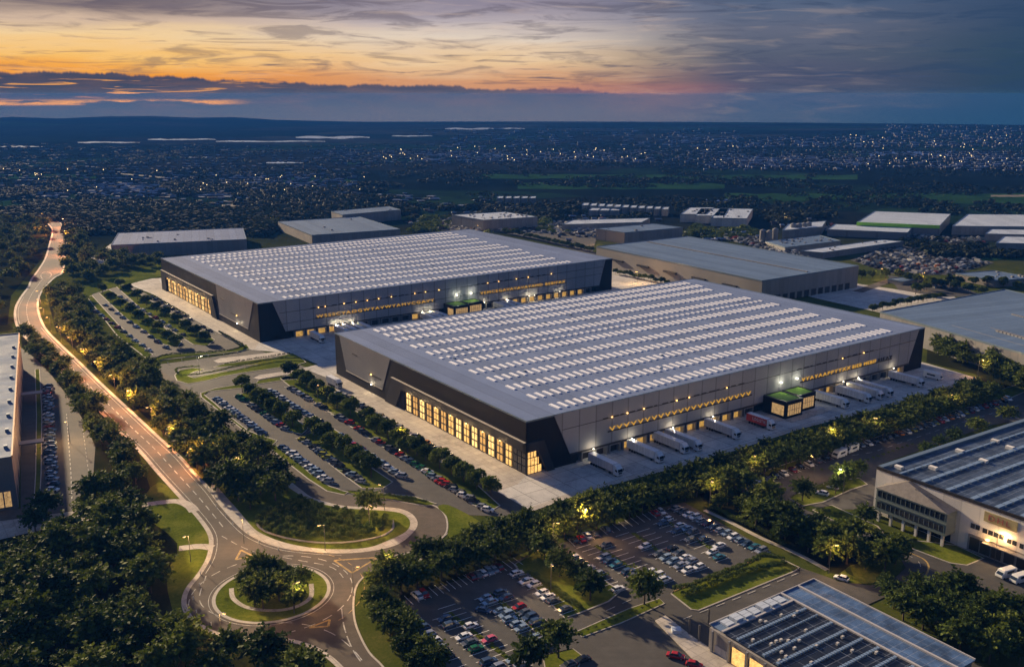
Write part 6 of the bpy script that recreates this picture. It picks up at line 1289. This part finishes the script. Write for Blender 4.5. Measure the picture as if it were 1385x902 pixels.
# ------------------------------------------------------------------ far towns
M_HW = mat('pale_render', (.24, .27, .34), .7, var=.35, scale=.02); M_HB = mat('terracotta_roof', (.06, .045, .05), .8, var=.3, scale=.02); M_HG = mat('slate_roof', (.08, .09, .10), .7); M_TL = mat('town_lights', (.5, .4, .2), .5, emis=(1, .72, .35), es=2.2)
bands = [(440, 1000, 203, 223, 620, .9), (560, 860, 208, 220, 300, 1.1), (0, 420, 236, 268, 420, .8), (120, 220, 252, 262, 60, 1.5), (0, 560, 262, 268, 130, .8), (900, 1385, 186, 200, 380, 1.6), (950, 1385, 205, 230, 520, 1.0), (1000, 1180, 214, 226, 260, 1.2), (1290, 1385, 208, 232, 160, 1.3), (560, 1000, 176, 200, 200, 1.8), (0, 500, 200, 235, 330, .9), (300, 480, 236, 256, 160, .9), (480, 700, 268, 290, 40, .8), (750, 1100, 290, 330, 120, .55), (60, 440, 268, 280, 60, .7), (1190, 1385, 170, 186, 120, 2.0)]
hs = []
g = np.random.default_rng(77)
for x0, x1, y0, y1, n, sc in bands:
    for i in range(int(n * 1.25)):
        px, py = g.uniform(x0, x1), y0 + (y1 - y0) * round(g.uniform(0, 1) * 9) / 9 + g.normal() * .35; p = G(px, py)
        if near_built(p) or (px < 600 and 183 < py < 196): continue
        hs.append((p.x, p.y, g.uniform(6, 18) * sc * .6, g.uniform(4, 7) * sc * .6, g.uniform(1.8, 3.2), g.uniform(-.35, .35), 0 if g.random() < .62 else (1 if g.random() < .6 else 2)))
hs.sort(key=lambda q: q[1])
def house_mb(m_, w_, d_, h_, M_, rf):
    m_.mi = 0; m_.box(-w_ / 2, w_ / 2, -d_ / 2, d_ / 2, 0, h_, M_)
    m_.mi = 1; r_ = [Vector((-w_ / 2 - .3, -d_ / 2 - .3, h_)), Vector((w_ / 2 + .3, -d_ / 2 - .3, h_)), Vector((w_ / 2 + .3, d_ / 2 + .3, h_)), Vector((-w_ / 2 - .3, d_ / 2 + .3, h_)), Vector((-w_ / 2, 0, h_ + d_ * .3)), Vector((w_ / 2, 0, h_ + d_ * .3))]
    if M_ is not None: r_ = [M_ @ q for q in r_]
    m_.add(r_, [(0, 1, 5, 4), (2, 3, 4, 5), (1, 2, 5), (3, 0, 4)])
HM = []
for rm_ in (M_HW, M_HB, M_HG): m_ = MB(); house_mb(m_, 1, 1, .6, None, 0); HM.append(m_.mesh('house', [M_HB, rm_]))
hn = ['white', 'brown', 'grey']
rest = [MB(), MB(), MB()]
for i, (x, y, w_, d_, h_, a, c) in enumerate(hs):
    if i < 300:
        o = link('distant_house', HM[c]); o.location = (x, y, land(x, y)); o.scale = (w_, d_, h_ * 1.2); o.rotation_euler = (0, 0, a); tag(o, f'small pale house with {hn[c]} roof scattered on the dark plain', 'house', f'{hn[c]} roofed houses of the plain')
    else: house_mb(rest[c], w_, d_, h_, Matrix.Translation(Vector((x, y, land(x, y)))) @ Matrix.Rotation(a, 4, 'Z'), 0)
for c in range(3): tag(rest[c].build('distant_town', [M_HB, (M_HW, M_HB, M_HG)[c]]), f'{hn[c]} roofs of the distant towns', 'town', kind='stuff')
m_ = MB()
for i in range(110):
    px, py = (g.uniform(500, 1000), g.uniform(203, 224)) if i < 45 else ((g.uniform(1150, 1385), g.uniform(186, 230)) if i < 80 else (g.uniform(0, 500), g.uniform(235, 268)))
    p = G(px, py); s_ = p.y / 1500; m_.cyl((p.x, p.y, 8), (p.x, p.y, 8 + s_), s_ * .45, n=5)
tag(m_.build('town_lights', M_TL), 'scattered warm lights of the distant towns', 'lights', kind='stuff')
# ------------------------------------------------------------------ haze
hm_ = bpy.data.materials.new('haze'); hm_.use_nodes = True; nt = hm_.node_tree; nt.nodes.clear(); pv = nt.nodes.new('ShaderNodeVolumePrincipled'); ou = nt.nodes.new('ShaderNodeOutputMaterial')
pv.inputs['Color'].default_value = (.014, .08, .32, 1); pv.inputs['Density'].default_value = HAZE; pv.inputs['Anisotropy'].default_value = .1; nt.links.new(pv.outputs[0], ou.inputs['Volume'])
m_ = MB(); m_.box(-6800, 6800, -6800, 6800, -110, 128); o = m_.build('haze', hm_); tag(o, kind='stuff')
